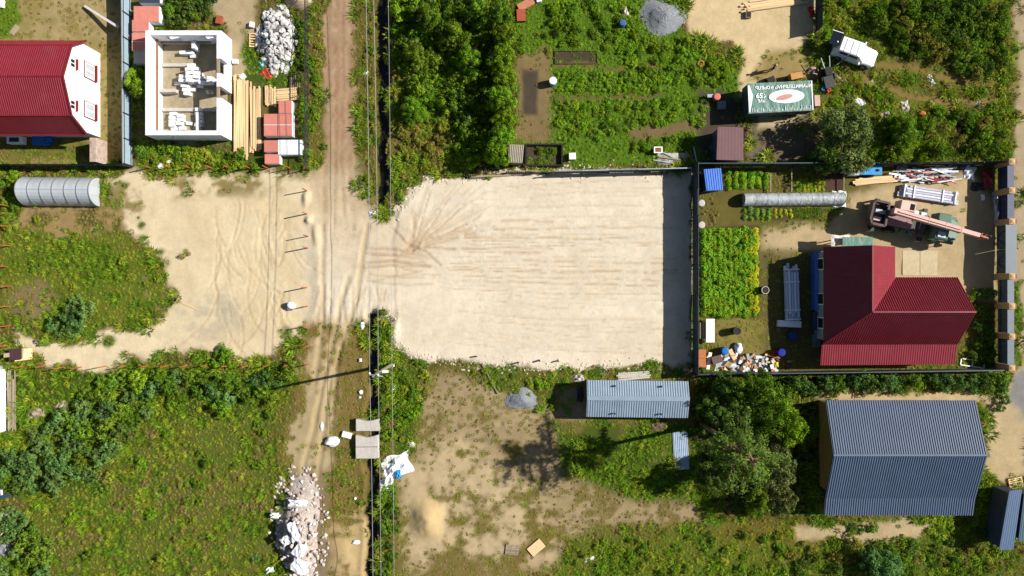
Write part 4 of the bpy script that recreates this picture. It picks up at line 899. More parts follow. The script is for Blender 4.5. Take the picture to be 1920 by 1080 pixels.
def mono_shed(label, corners, z, drop, rmat, wmat, pitch=.2, amp=.025, name='shed', over=.15):
    """corners in photo pixels (roof level) in order NW NE SE SW"""
    P = [W(x, y, z) for x, y in corners]; c = sum(P, Vector()) / 4; c.z = 0
    zz = [z, z - drop, z - drop, z]; h = thing(name, label, 'shed', c); P = [Vector((p.x - c.x, p.y - c.y, q)) for p, q in zip(P, zz)]
    k = [Vector((p.x * .93, p.y * .93, p.z - .06)) for p in P]
    MB().add([(p.x, p.y, 0) for p in k] + [tuple(p) for p in k], [(0, 1, 2, 3), (7, 6, 5, 4), (0, 4, 5, 1), (1, 5, 6, 2), (2, 6, 7, 3), (3, 7, 4, 0)]).obj('wall', wmat, h)
    roof_quad('roof_sheet', P[0], P[1], P[2], P[3], rmat, h, pitch=pitch, amp=amp)
    w = (k[3] - k[0]); m = (k[0] + k[3]) / 2; out = Vector((-1, 0, 0)) * .02
    MB().bar(Vector((m.x, m.y, .95)) - w * .2 + out, Vector((m.x, m.y, .95)) + w * .2 + out, .03, 1.8).obj('door', wmat, h)
    mb = MB()
    for i in range(4): mb.bar(P[i] - Vector((0, 0, .05)), P[(i + 1) % 4] - Vector((0, 0, .05)), .05, .1)
    mb.obj('fascia', rmat, h)
    return h
mono_shed('small shed with bright blue ribbed roof in the fence corner', [(1320, 318), (1353, 315), (1357, 355), (1325, 357)], 2.1, .25, M('bright_blue_roof', pc(44, 118, 224, 1.5), .45, .06, 1), m_navy, .25, .045)
mono_shed('brown flat roofed shed with blue wall near the banner covered trailer', [(1346, 238), (1394, 239), (1394, 300), (1344, 299)], 2.4, .1, m_brown, m_navy, .3, .004)
mono_shed('kennel with dark brown roof beside a pale plywood lean to', [(17, 655), (37, 653), (37, 674), (17, 676)], 1.1, .15, m_dbrown, m_wood2, .3, .004, 'kennel')
single(MB().cbox((0, 0, .5), (1.4, 1.05, .06), 0, 0, .45).cbox((-.45, 0, .35), (.06, .9, .7)).cbox((.55, 0, .12), (.06, .9, .24)), 'plywood_lean_to', 'pale plywood lean to attached beside the brown kennel', 'lean to', m_wood, G(50, 664), .12)
mono_shed('long shed with slate blue roof at the village road', [(1893, 921), (1920, 920), (1904, 1032), (1874, 1031)], 2.5, .3, M('slate_blue_roof', pc(84, 108, 140, 1.5), .45, .08, 1), m_navy, .22, .02)
mono_shed('second slate blue roofed shed against the long shed', [(1921, 925), (1960, 928), (1950, 1020), (1910, 1014)], 2.2, .2, M('blue_green_roof', pc(74, 100, 116, 1.5), .45, .08, 1), m_navy, .22, .02)
mono_shed('privy with grey slate sheet roof at the garden corner', [(955, 271), (982, 272), (979, 305), (953, 304)], 1.9, .1, m_slate, m_wood2, .16, .05, 'privy')
hb = thing('board_hurdle', 'weathered board fence in front of the slate roofed privy', 'fence', (*W(1000, 322, .6).xy, 0))
for i in range(26): MB().cbox((-2.5 + i * .2, R.uniform(-.03, .03), .55), (.15, .03, 1.1 + R.uniform(-.2, .2)), 0, R.uniform(-.12, .12)).obj('picket', m_wood2, hb)
for z in (.3, .85): MB().box(-2.6, 2.6, .02, .07, z, z + .08).obj('rail', m_wood2, hb)
rb = thing('raised_bed', 'dark framed square planting bed beside the slate roofed privy', 'planting bed', G(1020, 292))
for x0_, x1_, y0_, y1_ in ((-1.75, 1.75, -1.05, -.9), (-1.75, 1.75, .9, 1.05), (-1.75, -1.6, -.9, .9), (1.6, 1.75, -.9, .9)): MB().box(x0_, x1_, y0_, y1_, 0, .45).obj('plank', M('black_timber', (.015, .014, .012)), rb)
MB().box(-1.6, 1.6, -.9, .9, -.1, .06).obj('soil', M('bed_soil', pc(90, 76, 58), 1, .3, 6, bump=.05), rb)
single(MB().cbox((0, 0, .3), (.62, .62, .6)), 'white_cube', 'white box standing alone on the garden grass', 'box', m_pvc, G(1073, 293, .5), .03, bevel=.03)
fr = thing('garden_bed', 'long plank framed planting bed with bare soil', 'planting bed', G(1080, 108))
for x0_, x1_, y0_, y1_ in ((-2, 2, -.62, -.56), (-2, 2, .56, .62), (-2, -1.94, -.56, .56), (1.94, 2, -.56, .56)): MB().box(x0_, x1_, y0_, y1_, 0, .12).obj('plank', m_bark, fr)

# ---------------------------------------------------------------- greenhouses
m_arch = M('dull_arch_steel', pc(120, 126, 132, 1.5), .6, .1, 2); m_tunnel = M('dusty_film', pc(196, 204, 206, 1.5), .4, .22, 1.3, bump=.08, bscale=3, spec=.5, dirt=pc(120, 128, 122), dirtamt=.6)
def tunnel(label, pxc, pyc, L, r, hh, ribs, rz, mat, name='greenhouse', straight=.2, end=True):
    c = G(pxc, pyc, hh * .6); o = thing(name, label, 'greenhouse', c, rz); n = 14
    arc = [(-r, 0)] + [(-r * math.cos(math.pi * k / n), straight + (hh - straight) * math.sin(math.pi * k / n)) for k in range(n + 1)] + [(r, 0)]
    for i in range(ribs):
        a, b_ = -L / 2 + i * L / ribs + .012, -L / 2 + (i + 1) * L / ribs - .012
        MB().add([(a, y, z) for y, z in arc] + [(b_, y, z) for y, z in arc], [(k, k + 1, len(arc) + k + 1, len(arc) + k) for k in range(len(arc) - 1)]).obj('panel', mat, o, smooth=False)
    for i in range(ribs + 1):
        x = -L / 2 + i * L / ribs; MB().tube([(x, y * 1.012, z * 1.01) for y, z in arc], .035 if hh > 1.5 else .012, 5).obj('arch', m_arch if hh > 1.5 else mat, o)
    MB().bar((-L / 2, 0, hh), (L / 2, 0, hh), .06, .03).obj('ridge_tube', m_galv, o)
    for s_ in (-1, 1):
        e = MB(); e.add([(s_ * L / 2, y, z) for y, z in arc], [tuple(range(len(arc)))]); e.obj('end_panel', mat, o)
        MB().bar((s_ * (L / 2 + .02), -.4, .9), (s_ * (L / 2 + .02), .4, .9), .03, 1.7 if hh > 1.5 else .02).obj('door', mat, o)
    return o
tunnel('arched polycarbonate greenhouse on the sandy plot', 106, 357, 6.7, 1.32, 2.0, 6, -.01, m_poly)
tunnel('long low film tunnel greenhouse between the vegetable beds', 1489, 373, 9.3, .62, 1.0, 9, .01, m_tunnel, 'tunnel_greenhouse', .1)
bag(174, 342, .55, .55, .7, M('salmon_bucket', pc(232, 130, 100, 1.5), .5, .1, 3), 'round salmon container beside the polycarbonate greenhouse', 'container', 'round_container')
crumple('film_end', 1573, 373, 1.3, 1.5, .5, m_film, 'loose white film gathered at the tunnel greenhouse end', 'film', 0, 5)

# ---------------------------------------------------------------- banner covered trailer
c = W(1463, 182, 2.2); tr = thing('box_trailer', 'box trailer covered by a green printed banner roof', 'trailer', (c.x, c.y, 0), math.radians(2.8))
TL, TW, TH = 5.85, 2.65, 2.2
MB().box(-TL / 2, TL / 2, -TW / 2, TW / 2, .55, TH).obj('box_body', m_navy, tr, bevel=.03)
MB().box(-TL / 2 - .02, -TL / 2 - .002, -.9, .9, .8, 1.9).obj('end_door', m_fdark, tr); MB().box(-TL / 2, TL / 2, -.5, .5, .35, .548).obj('chassis', m_steel, tr)
for x in (-1.6, 1.6):
    for y in (-1, 1): 
        w_ = MB().lathe([(.2, -.1), (.36, -.1), (.4, -.05), (.4, .05), (.36, .1), (.2, .1)], 16, (x, y * 1.15, .38), 'Y').obj('wheel', m_black, tr)
bn = MB(); n1, n2 = 40, 16
for j in range(n2 + 1):
    for i in range(n1 + 1):
        x, y = -TL / 2 - .04 + i * (TL + .08) / n1, -TW / 2 - .04 + j * (TW + .08) / n2
        bn.v.append((x, y, TH + .035 + .018 * math.sin(x * 7 + y * 1.5) + .012 * math.sin(x * 17)))
bn.f = [(j * (n1 + 1) + i, j * (n1 + 1) + i + 1, (j + 1) * (n1 + 1) + i + 1, (j + 1) * (n1 + 1) + i) for j in range(n2) for i in range(n1)]
ban = bn.obj('banner', m_banner, tr, smooth=True)
def flat(name, pts, z, mat, parent, th=.012): return MB().prism(pts, z, z + th).obj(name, mat, parent)
flat('white_oval', [(.55 + 1.62 * math.cos(a), .02 + .62 * math.sin(a)) for a in np.linspace(0, 2 * math.pi, 41)[:-1]], TH + .07, m_bwhite, ban)
flat('fish_picture', [(.35 + .75 * math.cos(a), -.05 + .24 * math.sin(a) + .12 * math.cos(a)) for a in np.linspace(0, 2 * math.pi, 25)[:-1]] , TH + .09, m_bsalmon, ban)
flat('white_stripe', [(-TL / 2, TW / 2 - .15), (-TL / 2, -TW / 2 + .1), (-TL / 2 + .12, -TW / 2 + .1), (-TL / 2 + .45, .2), (-TL / 2 + .15, TW / 2 - .15)], TH + .075, m_bwhite, ban)
flat('white_edge', [(TL / 2 - .1, -TW / 2), (TL / 2, -TW / 2), (TL / 2, TW / 2), (TL / 2 - .1, TW / 2)], TH + .075, m_bwhite, ban)
def text(body, x, y, size, z, mat, parent, rz=math.pi, name='lettering', shear=0):
    cu = bpy.data.curves.new(name, 'FONT'); cu.body = body; cu.size = size; cu.align_x = 'CENTER'; cu.align_y = 'CENTER'; cu.extrude = .004; cu.offset = size * .035; cu.shear = shear
    o = bpy.data.objects.new(name, cu); dg = None
    COL.objects.link(o); bpy.context.view_layer.update()
    me = bpy.data.meshes.new_from_object(o.evaluated_get(bpy.context.evaluated_depsgraph_get())); bpy.data.objects.remove(o)
    me.materials.append(mat) if not me.materials else None
    me.materials.clear(); me.materials.append(mat)
    o = inst(me, name, parent, (x, y, z), (0, 0, rz)); return o
text('ИЗУМИТЕЛЬНАЯ ФОРЕЛЬ', .3, .93, .40, TH + .085, m_bwhite, ban)
text('659', -1.75, .22, .62, TH + .085, m_bwhite, ban); text('РУБ', -1.75, -.25, .36, TH + .085, m_bwhite, ban)
mb = MB()
for i in range(40): x = -2.6 + i * .135; mb.box(x, x + R.uniform(.02, .06), -TW / 2 + .05, -TW / 2 + R.uniform(.15, .5), TH + .07, TH + .082)
mb.obj('lower_print', m_bwhite, ban)
single(MB().cbox((0, 0, .35), (.5, 1.0, .7)), 'crate', 'pale pink crate at the trailer rear corner', 'crate', M('pink_board', pc(222, 190, 172, 1.5)), G(1527, 192), .05)
single(MB().cbox((0, 0, .4), (1.1, .6, .8), .1), 'crate', 'orange wooden crate behind the banner trailer', 'crate', M('orange_wood', pc(216, 160, 96, 1.5)), G(1488, 146), .1)
single(MB().cbox((0, 0, .3), (.7, .5, .6)), 'crate', 'dark crate behind the banner trailer', 'crate', m_black, G(1442, 152), .4)
mb = thing('motor_cart', 'dark two wheeled motor cart with handles near the white car', 'cart', G(1548, 150), math.radians(-75))
MB().box(-1.1, .9, -.45, .45, .45, .6).obj('bed', m_steel, mb); MB().box(-.9, -.2, -.3, .3, .6, 1.0).obj('engine', m_black, mb)
for y in (-.6, .6): MB().lathe([(.12, -.08), (.3, -.08), (.33, 0), (.3, .08), (.12, .08)], 14, (-.1, y, .33), 'Y').obj('wheel', m_black, mb)
for y in (-.25, .25): MB().bar((-.9, y, .9), (-1.9, y * 1.6, 1.05), .05).obj('handle', m_galv, mb)
for k, (px, py, mt, tx) in enumerate(((1556, 160, m_film, 'white canister'), (1551, 172, m_redp, 'small red canister'), (1540, 168, m_blue, 'small blue canister'))):
    single(MB().cbox((0, 0, .22), (.4, .3, .44)).cbox((.1, 0, .48), (.1, .1, .08)), 'canister', tx + ' beside the motor cart', 'canister', mt, G(px, py), k * .6, bevel=.03)
plank(1552, 128, 1580, 152, .2, .06, m_wood2, 'board', 'weathered board lying between cart and white car', 'board')

# ---------------------------------------------------------------- white car
c = W(1604, 98, .8); car = thing('white_car', 'white off road wagon with tailgate and side door open', 'car', (c.x, c.y, gz(c.x, c.y)), math.radians(-20))
def loft(sections, name, mat, parent, **k):
    n = len(sections[0]); vs_ = [p for s_ in sections for p in s_]; fs = []
    for i in range(len(sections) - 1):
        for j in range(n): fs.append((i * n + j, i * n + (j + 1) % n, (i + 1) * n + (j + 1) % n, (i + 1) * n + j))
    fs.append(tuple(range(n))[::-1]); fs.append(tuple(range((len(sections) - 1) * n, len(sections) * n)))
    return MB().add(vs_, fs).obj(name, mat, parent, **k)
def sect(x, w, z0, z1, r=.12): return [(x, -w, z0), (x, w, z0), (x, w, z1 - r), (x, w - r, z1), (x, -w + r, z1), (x, -w, z1 - r)]
loft([sect(-2.0, .82, .35, .95), sect(-1.9, .86, .3, 1.0), sect(-.3, .87, .3, 1.0), sect(.75, .86, .3, 1.0), sect(1.75, .8, .32, .93), sect(2.0, .7, .4, .82)], 'body', m_carwhite, car, bevel=.04)
loft([sect(-1.85, .76, 1.0, 1.02, .01), sect(-1.72, .7, 1.0, 1.66, .08), sect(.1, .7, 1.0, 1.7, .08), sect(.25, .7, 1.0, 1.66, .08), sect(.85, .76, 1.0, 1.02, .01)], 'cabin', m_carwhite, car, bevel=.02)
MB().add([(.31, -.6, 1.64), (.31, .6, 1.64), (.84, .68, 1.06), (.84, -.68, 1.06)], [(0, 3, 2, 1)]).obj('windscreen', M('glare_painted_glass', (.45, .5, .55), .1, .05, 1, spec=.6), car)  # pale base colour paints the bright reflection onto the windscreen
for y in (-1, 1):
    for xa, xb in ((-1.55, -.75), (-.65, .2)): MB().add([(xa, y * .735, 1.15), (xb, y * .735, 1.15), (xb - .05, y * .705, 1.55), (xa + .05, y * .705, 1.55)], [(0, 1, 2, 3)]).obj('side_window', m_glass, car)
    for x in (-1.25, 1.25):
        w_ = MB().lathe([(.2, -.11), (.34, -.11), (.36, 0), (.34, .11), (.2, .11)], 18, (x, y * .8, .36), 'Y').obj('wheel', m_black, car); MB().lathe([(.05, -.01), (.2, -.01), (.2, .01), (.05, .01)], 12, (x, y * .92, .36), 'Y').obj('rim', m_galv, w_)
    MB().cbox((1.96, y * .55, .72), (.1, .25, .16)).obj('headlight', m_pvc, car); MB().cbox((.55, y * 1.0, 1.05), (.12, .22, .16)).obj('mirror', m_carwhite, car)
for x in (-1.3, -.7, -.1): MB().box(x - .02, x + .02, -.6, .6, 1.705, 1.73).obj('roof_rib', m_carwhite, car)
MB().box(2.0, 2.06, -.7, .7, .38, .6).obj('bumper', m_steel, car)
MB().cbox((-2.35, .25, 1.62), (.95, 1.3, .05), 0, 0, -.1).obj('tailgate', m_glass, car); MB().cbox((-2.4, .86, 1.66), (1.0, .06, .05), 0, 0, -.1).obj('tailgate_edge', m_carwhite, car)
d_ = MB().cbox((-1.0, -1.3, .7), (1.0, .06, .75), 1.0).obj('side_door', m_carwhite, car); MB().cbox((-1.0, -1.3, 1.28), (.9, .04, .4), 1.0).obj('door_glass', m_glass, d_)
MB().box(-1.98, -1.9, -.7, .7, .5, .95).obj('boot_opening', m_black, car)

# ---------------------------------------------------------------- truck crane
c = G(1697, 419); cr = thing('truck_crane', 'truck crane with faded pink boom and green driver cab', 'truck crane', c, math.radians(-12))
MB().box(-4.0, 3.9, -.42, .42, .75, 1.05).obj('chassis', m_chassis, cr); MB().box(-3.6, 1.4, -.75, .75, 1.06, 1.2).obj('deck', m_chassis, cr)
for x, y, w2 in ((.9, .95, .5), (.2, .98, .4), (1.0, -.95, .6), (0, -1.0, .5), (-.7, -.95, .4)): MB().cbox((x, y, 1.1), (w2, .35, .4)).obj('tool_box', R.choice((m_chassis, m_green, m_galv)), cr)
for x in (.6, 1.3): MB().tube([(x, -.9, 1.3), (x + .1, 0, 1.42), (x, .9, 1.3)], .04).obj('hose', m_black, cr)
for x in (2.7, -1.7, -3.0):
    for y in (-1, 1):
        w_ = MB().lathe([(.3, -.2), (.52, -.2), (.58, -.1), (.58, .1), (.52, .2), (.3, .2)], 20, (x, y * 1.0, .58), 'Y').obj('wheel', m_black, cr); MB().lathe([(.08, -.02), (.28, -.02), (.28, .02), (.08, .02)], 12, (x, y * 1.19, .58), 'Y').obj('rim', m_green, w_)
cab_ = loft([sect(1.75, 1.2, .9, 2.3), sect(2.9, 1.2, .85, 2.35), sect(3.25, 1.15, .85, 1.65), sect(4.15, .8, .85, 1.5)], 'driver_cab', m_green, cr, bevel=.05)
MB().add([(2.95, -1.0, 2.28), (2.95, 1.0, 2.28), (3.24, 1.0, 1.7), (3.24, -1.0, 1.7)], [(0, 3, 2, 1)]).obj('windscreen', m_glass, cab_)
for y in (-1, 1): MB().box(2.1, 2.8, y * 1.21 - .01, y * 1.21 + .01, 1.6, 2.15).obj('side_window', m_glass, cab_); MB().cbox((3.3, y * 1.12, 1.2), (1.3, .3, .12)).obj('fender', m_green, cr); MB().cbox((4.15, y * .6, 1.1), (.12, .25, .2)).obj('headlight', m_pvc, cab_)
MB().cbox((2.3, -.75, 2.37), (.7, .5, .06)).obj('roof_hatch', m_galv, cab_); MB().box(4.1, 4.3, -1.15, 1.15, .6, .85).obj('bumper', m_steel, cr)
for x in (-3.4, 1.1):
    for y in (-1, 1): o = MB().cbox((x, y * 1.25, .95), (.35, .55, .3)).obj('outrigger', m_steel, cr); MB().cbox((x, y * 1.45, .55), (.16, .16, 1.0)).obj('jack', m_galv, o)
MB().lathe([(.8, 1.2), (.8, 1.5)], 24, (-1.2, 0, 0)).obj('turntable', m_steel, cr)
MB().box(-3.9, -.2, -.75, .75, 1.5, 1.68).obj('slewing_platform', M('mauve_paint', pc(170, 130, 130, 1.5), .6, .2, 2, dirt=pc(90, 70, 70)), cr)
cwp = [(-4.3, -.75), (-4.1, -1.05), (-2.9, -1.05), (-2.9, 1.05), (-4.1, 1.05), (-4.3, .75)]
mwt = M('brown_counterweight', pc(96, 76, 74, 1.5), .6, .2, 2)
cw = MB()
for i in range(6):
    a, b_ = Vector((*cwp[i], 2.05)), Vector((*cwp[(i + 1) % 6], 2.0)); cw.bar(a, b_, .2, .8)
cw.obj('counterweight', mwt, cr)
MB().cbox((-3.45, .2, 1.95), (.9, .35, .4)).obj('engine', m_galv, cr); MB().cbox((-3.6, -.5, 1.9), (.7, .35, .45)).obj('engine_cover', m_pinkpaint, cr); MB().tube([(-3.2, .7, 1.7), (-3.2, .7, 2.7)], .07).obj('exhaust', m_steel, cr)
oc = MB().box(-2.1, -.75, .62, 1.5, 1.6, 2.85).obj('operator_cab', m_pinkpaint, cr, bevel=.04); MB().box(-1.25, -.85, .75, 1.3, 2.853, 2.87).obj('roof_window', m_glass, oc)
MB().box(-.748, -.73, .7, 1.42, 2.0, 2.75).obj('front_window', m_glass, oc); MB().box(-1.9, -.95, 1.502, 1.515, 2.1, 2.7).obj('side_window', m_glass, oc)
bo = math.radians(-4.3); rot = Matrix.Rotation(bo, 4, 'Z'); P = lambda x, y, z: rot @ Vector((x, y, z))
bm1 = MB().bar(P(-2.8, .12, 2.95), P(3.6, .12, 3.05), .5, .62).obj('boom', m_pinkpaint, cr, bevel=.03)
MB().bar(P(3.55, .12, 3.06), P(5.2, .12, 3.08), .38, .46).obj('inner_boom', m_pinkpaint, bm1, bevel=.02)
MB().bar(P(-2.4, .12, 3.34), P(3.3, .12, 3.42), .1, .06).obj('boom_rail', m_pinkpaint, bm1)
for x in (.4, 2.0, 3.4): MB().bar(P(x, .12, 2.98 + x * .015), P(x + .08, .12, 2.98 + x * .015), .56, .7).obj('boom_collar', m_pinkpaint, bm1)
hd = MB().bar(P(5.2, .12, 3.05), P(5.9, .12, 3.0), .42, .6).obj('boom_head', m_orange, bm1)
for i in range(4): 
    q_ = P(5.35 + i * .2, .12, 3.3); MB().lathe([(.04, -.03), (.2, -.03), (.2, .03), (.04, .03)], 12, (q_.x, q_.y + (.16 if i % 2 else -.16), q_.z), 'Y').obj('sheave', m_steel, hd)
MB().tube([P(5.85, .12, 2.9), P(5.9, .12, 2.2)], .03).obj('hoist_rope', m_steel, hd); MB().cbox(P(5.9, .12, 2.05), (.3, .2, .4)).obj('hook_block', m_orange, hd)
for y in (-.2, .2): MB().bar(P(-.2, .35 + y, 1.7), P(1.6, .35 + y, 2.75), .14).obj('lift_cylinder', m_steel, cr)

# ---------------------------------------------------------------- goods in the crane yard
def profile_bundle(label, px, py, L, w, rz, mats, hh=.5, n=5):
    o = thing('profile_bundle', label, 'metal profiles', G(px, py, hh), rz); k = 0
    for x in (-L * .35, L * .35): MB().cbox((x, 0, .06), (.2, w, .12)).obj('bearer', m_wood2, o)
    for lay_ in range(2):
        for i in range(n):
            y = -w / 2 + (i + .5) * w / n; ll = L * R.uniform(.82, 1) * (1 if lay_ == 0 else .75)
            a = .12 + lay_ * .2
            me = MB().add([(x, y + yy, a + zz) for x in (-ll / 2, ll / 2) for yy, zz in ((-w / n * .46, 0), (-w / n * .4, .16), (-w / n * .1, .19), (w / n * .1, .13), (w / n * .4, .17), (w / n * .46, 0))], [(j, j + 1, 7 + j, 6 + j) for j in range(5)] + [(0, 1, 2, 3, 4, 5), (11, 10, 9, 8, 7, 6)])
            q_ = me.obj('profile', mats[(i + lay_) % len(mats)], o); q_.location.x = R.uniform(-.2, .2)
    for x in (-L * .4, -L * .25, L * .2, L * .4): MB().cbox((x, 0, .3), (.1, w * 1.04, .52)).obj('wrap_band', m_film, o)
    return o
m_lav = M('lavender_profile', (.52, .53, .66), .3, .1, 2, spec=.5)
profile_bundle('white wrapped bundle of long metal profiles north of the crane', 1744, 364, 6.0, 1.15, math.radians(-8.5), [m_film, m_lav])
profile_bundle('long wrapped bundle of profiles in the shade of the red house', 1487, 552, 5.8, 1.3, math.radians(92), [m_film, m_lav], .6)
single(MB().cbox((0, 0, .2), (2.2, .6, .4)), 'wrapped_slab', 'short white wrapped slab at the foot of the shaded bundle', 'slab', m_film, G(1478, 607), -.05, bevel=.04)
tl = thing('utility_trailer', 'small trailer with bright blue tarp and white front box', 'trailer', G(1632, 319, .8), 0)
MB().box(-1.0, 1.0, -.42, .42, .45, .8).obj('bed', m_steel, tl); MB().box(-1.03, 1.03, -.45, .45, .8, .88).obj('tarp', m_cyan, tl, bevel=.02); MB().box(-1.95, -1.1, -.5, .5, .3, 1.0).obj('front_box', m_film, tl, bevel=.08)
for y in (-.5, .5): MB().lathe([(.1, -.08), (.28, -.08), (.3, 0), (.28, .08), (.1, .08)], 14, (.2, y, .3), 'Y').obj('wheel', m_black, tl)
bag(1637, 322, .3, .25, .15, m_black, 'small dark rag lying on the blue trailer tarp', 'rag', 'rag').location.z = .88
sc_ = thing('scrap_heap', 'heap of red and white metal strips against the navy fence', 'scrap heap', G(1735, 328))
heapmesh('mound', 2.9, .85, .45, 8).obj('mound', m_steel, sc_)
mset = [m_film, m_film, m_galv, M('faded_red_metal', pc(170, 60, 66, 1.5), .5, .2, 3), m_conc]
for i in range(46):
    x, y = R.uniform(-2.7, 2.6), R.uniform(-.7, .7); a = R.uniform(-.45, .25); l_ = R.uniform(.5, 2.2)
    MB().cbox((x, y, R.uniform(.25, .6)), (l_, R.uniform(.06, .25), .04), a, R.uniform(-.3, .3), R.uniform(-.1, .1)).obj('metal_strip', R.choice(mset), sc_)
for k, (px, py, sx, sy, hh, mt, tx) in enumerate(((1690, 318, 1.0, .7, .5, m_galv, 'grey tangled metal basket beside the blue trailer'), (1817, 324, 1.0, 1.2, .5, m_film, 'white rolled hose in the yard corner'), (1805, 313, .6, .5, .6, m_bcloth, 'blue white sack at the navy fence'), (1851, 335, .9, 1.7, .6, mset[3], 'crimson crumpled metal sheet in the yard corner'), (1833, 350, 1.3, .8, .3, m_steel, 'dark scrap pile in the fence corner'), (1866, 375, .5, 1.6, .4, m_galv, 'upright grey boards against the fence pillar'), (1868, 398, .4, 2.2, .5, m_lav, 'pale lavender boards stacked along the navy fence'), (1842, 370, .35, .6, .4, m_film, 'small white green can near the fence pillar'))):
    crumple('scrap', px, py, sx, sy, hh, mt, tx, 'scrap', R.uniform(-.2, .2), 60 + k)
# debris corner by the grey fence
crumple('metal_sheet', 1388, 681, 4.8, 1.5, .35, M('grey_sheet', (.5, .54, .55), .5, .12, 2), 'large pale grey metal sheet under scattered scrap by the fence', 'metal sheet', -.02, 21)
deb = [m_film, m_wood, m_wood2, m_woodr, m_pvc, m_steel, m_conc, M('ochre_scrap', pc(206, 130, 80, 1.5)), m_black]
cubes = []
for i in range(70):
    px, py = R.gauss(1402, 34), R.uniform(664, 695); px = min(max(px, 1326), 1478)
    mb = MB().cbox((0, 0, .12), (R.uniform(.2, .75), R.uniform(.12, .35), R.uniform(.08, .25)), 0, R.uniform(-.3, .3), R.uniform(-.3, .3))
    single(mb, 'scrap_piece', 'small scrap piece in the litter spread along the grey fence', 'scrap', R.choice(deb), G(px, py) + Vector((0, 0, .12)), R.uniform(0, 3), 'scrap pieces by the grey fence')
barrel(1360, 658, .34, .8, m_blue, 'bright blue drum beside the scrap litter'); barrel(1466, 661, .36, .8, M('dark_blue_plastic', pc(30, 50, 160, 1.5)), 'dark blue drum in shade beside the scrap litter')
single(MB().cbox((0, 0, .2), (.6, .4, .4)).cbox((0, 0, .43), (.5, .1, .06)), 'canister', 'bright red canister beside the dark blue drum', 'canister', m_redp, G(1450, 661), .2, bevel=.05)
bag(1454, 683, .45, .6, .4, m_yel, 'yellow sack among the scrap litter'); bag(1383, 652, .7, .95, .6, m_film, 'tall white sack standing above the scrap litter')
plank(1368, 655, 1378, 674, .4, .06, m_wood, 'board', 'pale plywood offcut across the scrap litter', 'board', .3)
brick_pack(1317, 672, 14, 34, .6, 'narrow stack of orange bricks in the yard corner', top=M('orange_brick', pc(204, 128, 84, 1.5), .9, .2, 6), side=m_woodr)
single(MB().cbox((0, 0, .35), (.95, .7, .7)), 'cardboard_box', 'brown box leaning beside the orange bricks', 'box', M('brown_card', pc(120, 96, 88, 1.5)), G(1341, 673), .3)
single(MB().cbox((0, 0, .3), (.3, 1.6, .08)), 'board', 'white board standing beside the orange bricks', 'board', m_pvc, G(1328, 676), -.15)
tb = thing('garden_table', 'white table with grey bench near the tall dark fence', 'table', G(1332, 620, .8))
MB().box(-.4, .4, -1.1, 1.1, .72, .78).obj('tabletop', m_pvc, tb, bevel=.02)
for x in (-.33, .33):
    for y in (-.9, .9): MB().box(x - .03, x + .03, y - .03, y + .03, 0, .72).obj('leg', m_pvc, tb)
bn_ = thing('bench', 'grey slatted bench between white table and fence', 'bench', G(1318, 620, .4))
for i in range(3): MB().box(-.3 + i * .2, -.14 + i * .2, -.75, .75, .4, .44).obj('slat', m_wood2, bn_)
for y in (-.6, .6): MB().box(-.26, .26, y - .04, y + .04, 0, .4).obj('leg', m_wood2, bn_)
barrel(1382, 621, .33, .85, m_steel, 'dark steel drum on the grass near the white table', open_top=True, rim=m_steel)
barrel(1435, 544, .34, .85, M('navy_plastic', pc(36, 56, 96, 1.5)), 'dark water drum with pale rim in the house shade', open_top=True, rim=m_conc)
barrel(1488, 630, .4, .6, M('navy_plastic2', pc(40, 66, 130, 1.5)), 'low navy tub in deep shade near the wrapped bundle', 'tub', 'tub')
for py, tx in ((381, 'near the blue roofed shed'), (422, 'near the potato bed')):
    o = single(MB().lathe([(.17, 0), (.3, .02), (.34, .1), (.3, .18), (.17, .2)], 16), 'tyre_planter', 'pale painted tyre planter ' + tx, 'planter', m_conc, G(1315, py))
for px, y0_, y1_, tx in ((1445, 325, 360, 'west'), (1484, 316, 360, 'middle'), (1582, 328, 358, 'east')):
    plank(px, y0_, px, y1_, .08, .06, m_wood2, 'bed_divider', 'thin pale pole dividing the fence side beds, ' + tx + ' one', 'pole', .4)

# ---------------------------------------------------------------- garden odds and ends
barrel(1037, 151, .36, .85, M('pale_blue_plastic', pc(120, 190, 224, 1.5)), 'pale blue barrel with white lid beside the dark soil bed', rim=m_pvc)
barrel(1168, 42, .3, .85, M('blue_barrel', pc(70, 110, 170, 1.5)), 'blue barrel standing among the garden greens'); crumple('grey_sheet', 1172, 24, .6, 1.0, .4, m_conc, 'crumpled pale sheet above the garden barrel', 'sheet', .3, 30)
barrel(1345, 181, .32, .7, M('coral_plastic', pc(226, 110, 90, 1.5)), 'coral red barrel in shade beside the banner trailer', rim=M('coral_lid', pc(232, 130, 112, 1.5)))
single(MB().cbox((0, 0, .25), (.75, .75, .5)), 'water_tub', 'grey green square tub below the coral barrel', 'tub', M('tub_green', pc(110, 136, 136, 1.5)), G(1351, 199), 0, bevel=.03)
plank(1326, 180, 1345, 180, .3, .08, m_galv, 'board', 'grey board reaching from the coral barrel', 'board', .5)
single(MB().lathe([(.2, 0), (.3, 0), (.3, .12), (.2, .12), (.2, .0)], 16), 'clay_ring', 'orange clay ring lying in the greens', 'ring', M('clay', pc(214, 126, 92, 1.5)), G(1314, 120))
single(MB().cbox((0, 0, .2), (.8, 1.1, .4)), 'brick_stack', 'small red brick stack at the garden top', 'bricks', M('red_brick', pc(186, 92, 70, 1.5), .9, .2, 6), G(977, 31), .05)
single(MB().cbox((0, 0, .2), (1.6, .7, .3), .5), 'clay_pile', 'orange tile pile at the garden top edge', 'tiles', M('orange_tile', pc(208, 140, 110, 1.5), .9, .2, 5), G(986, 10), .0)
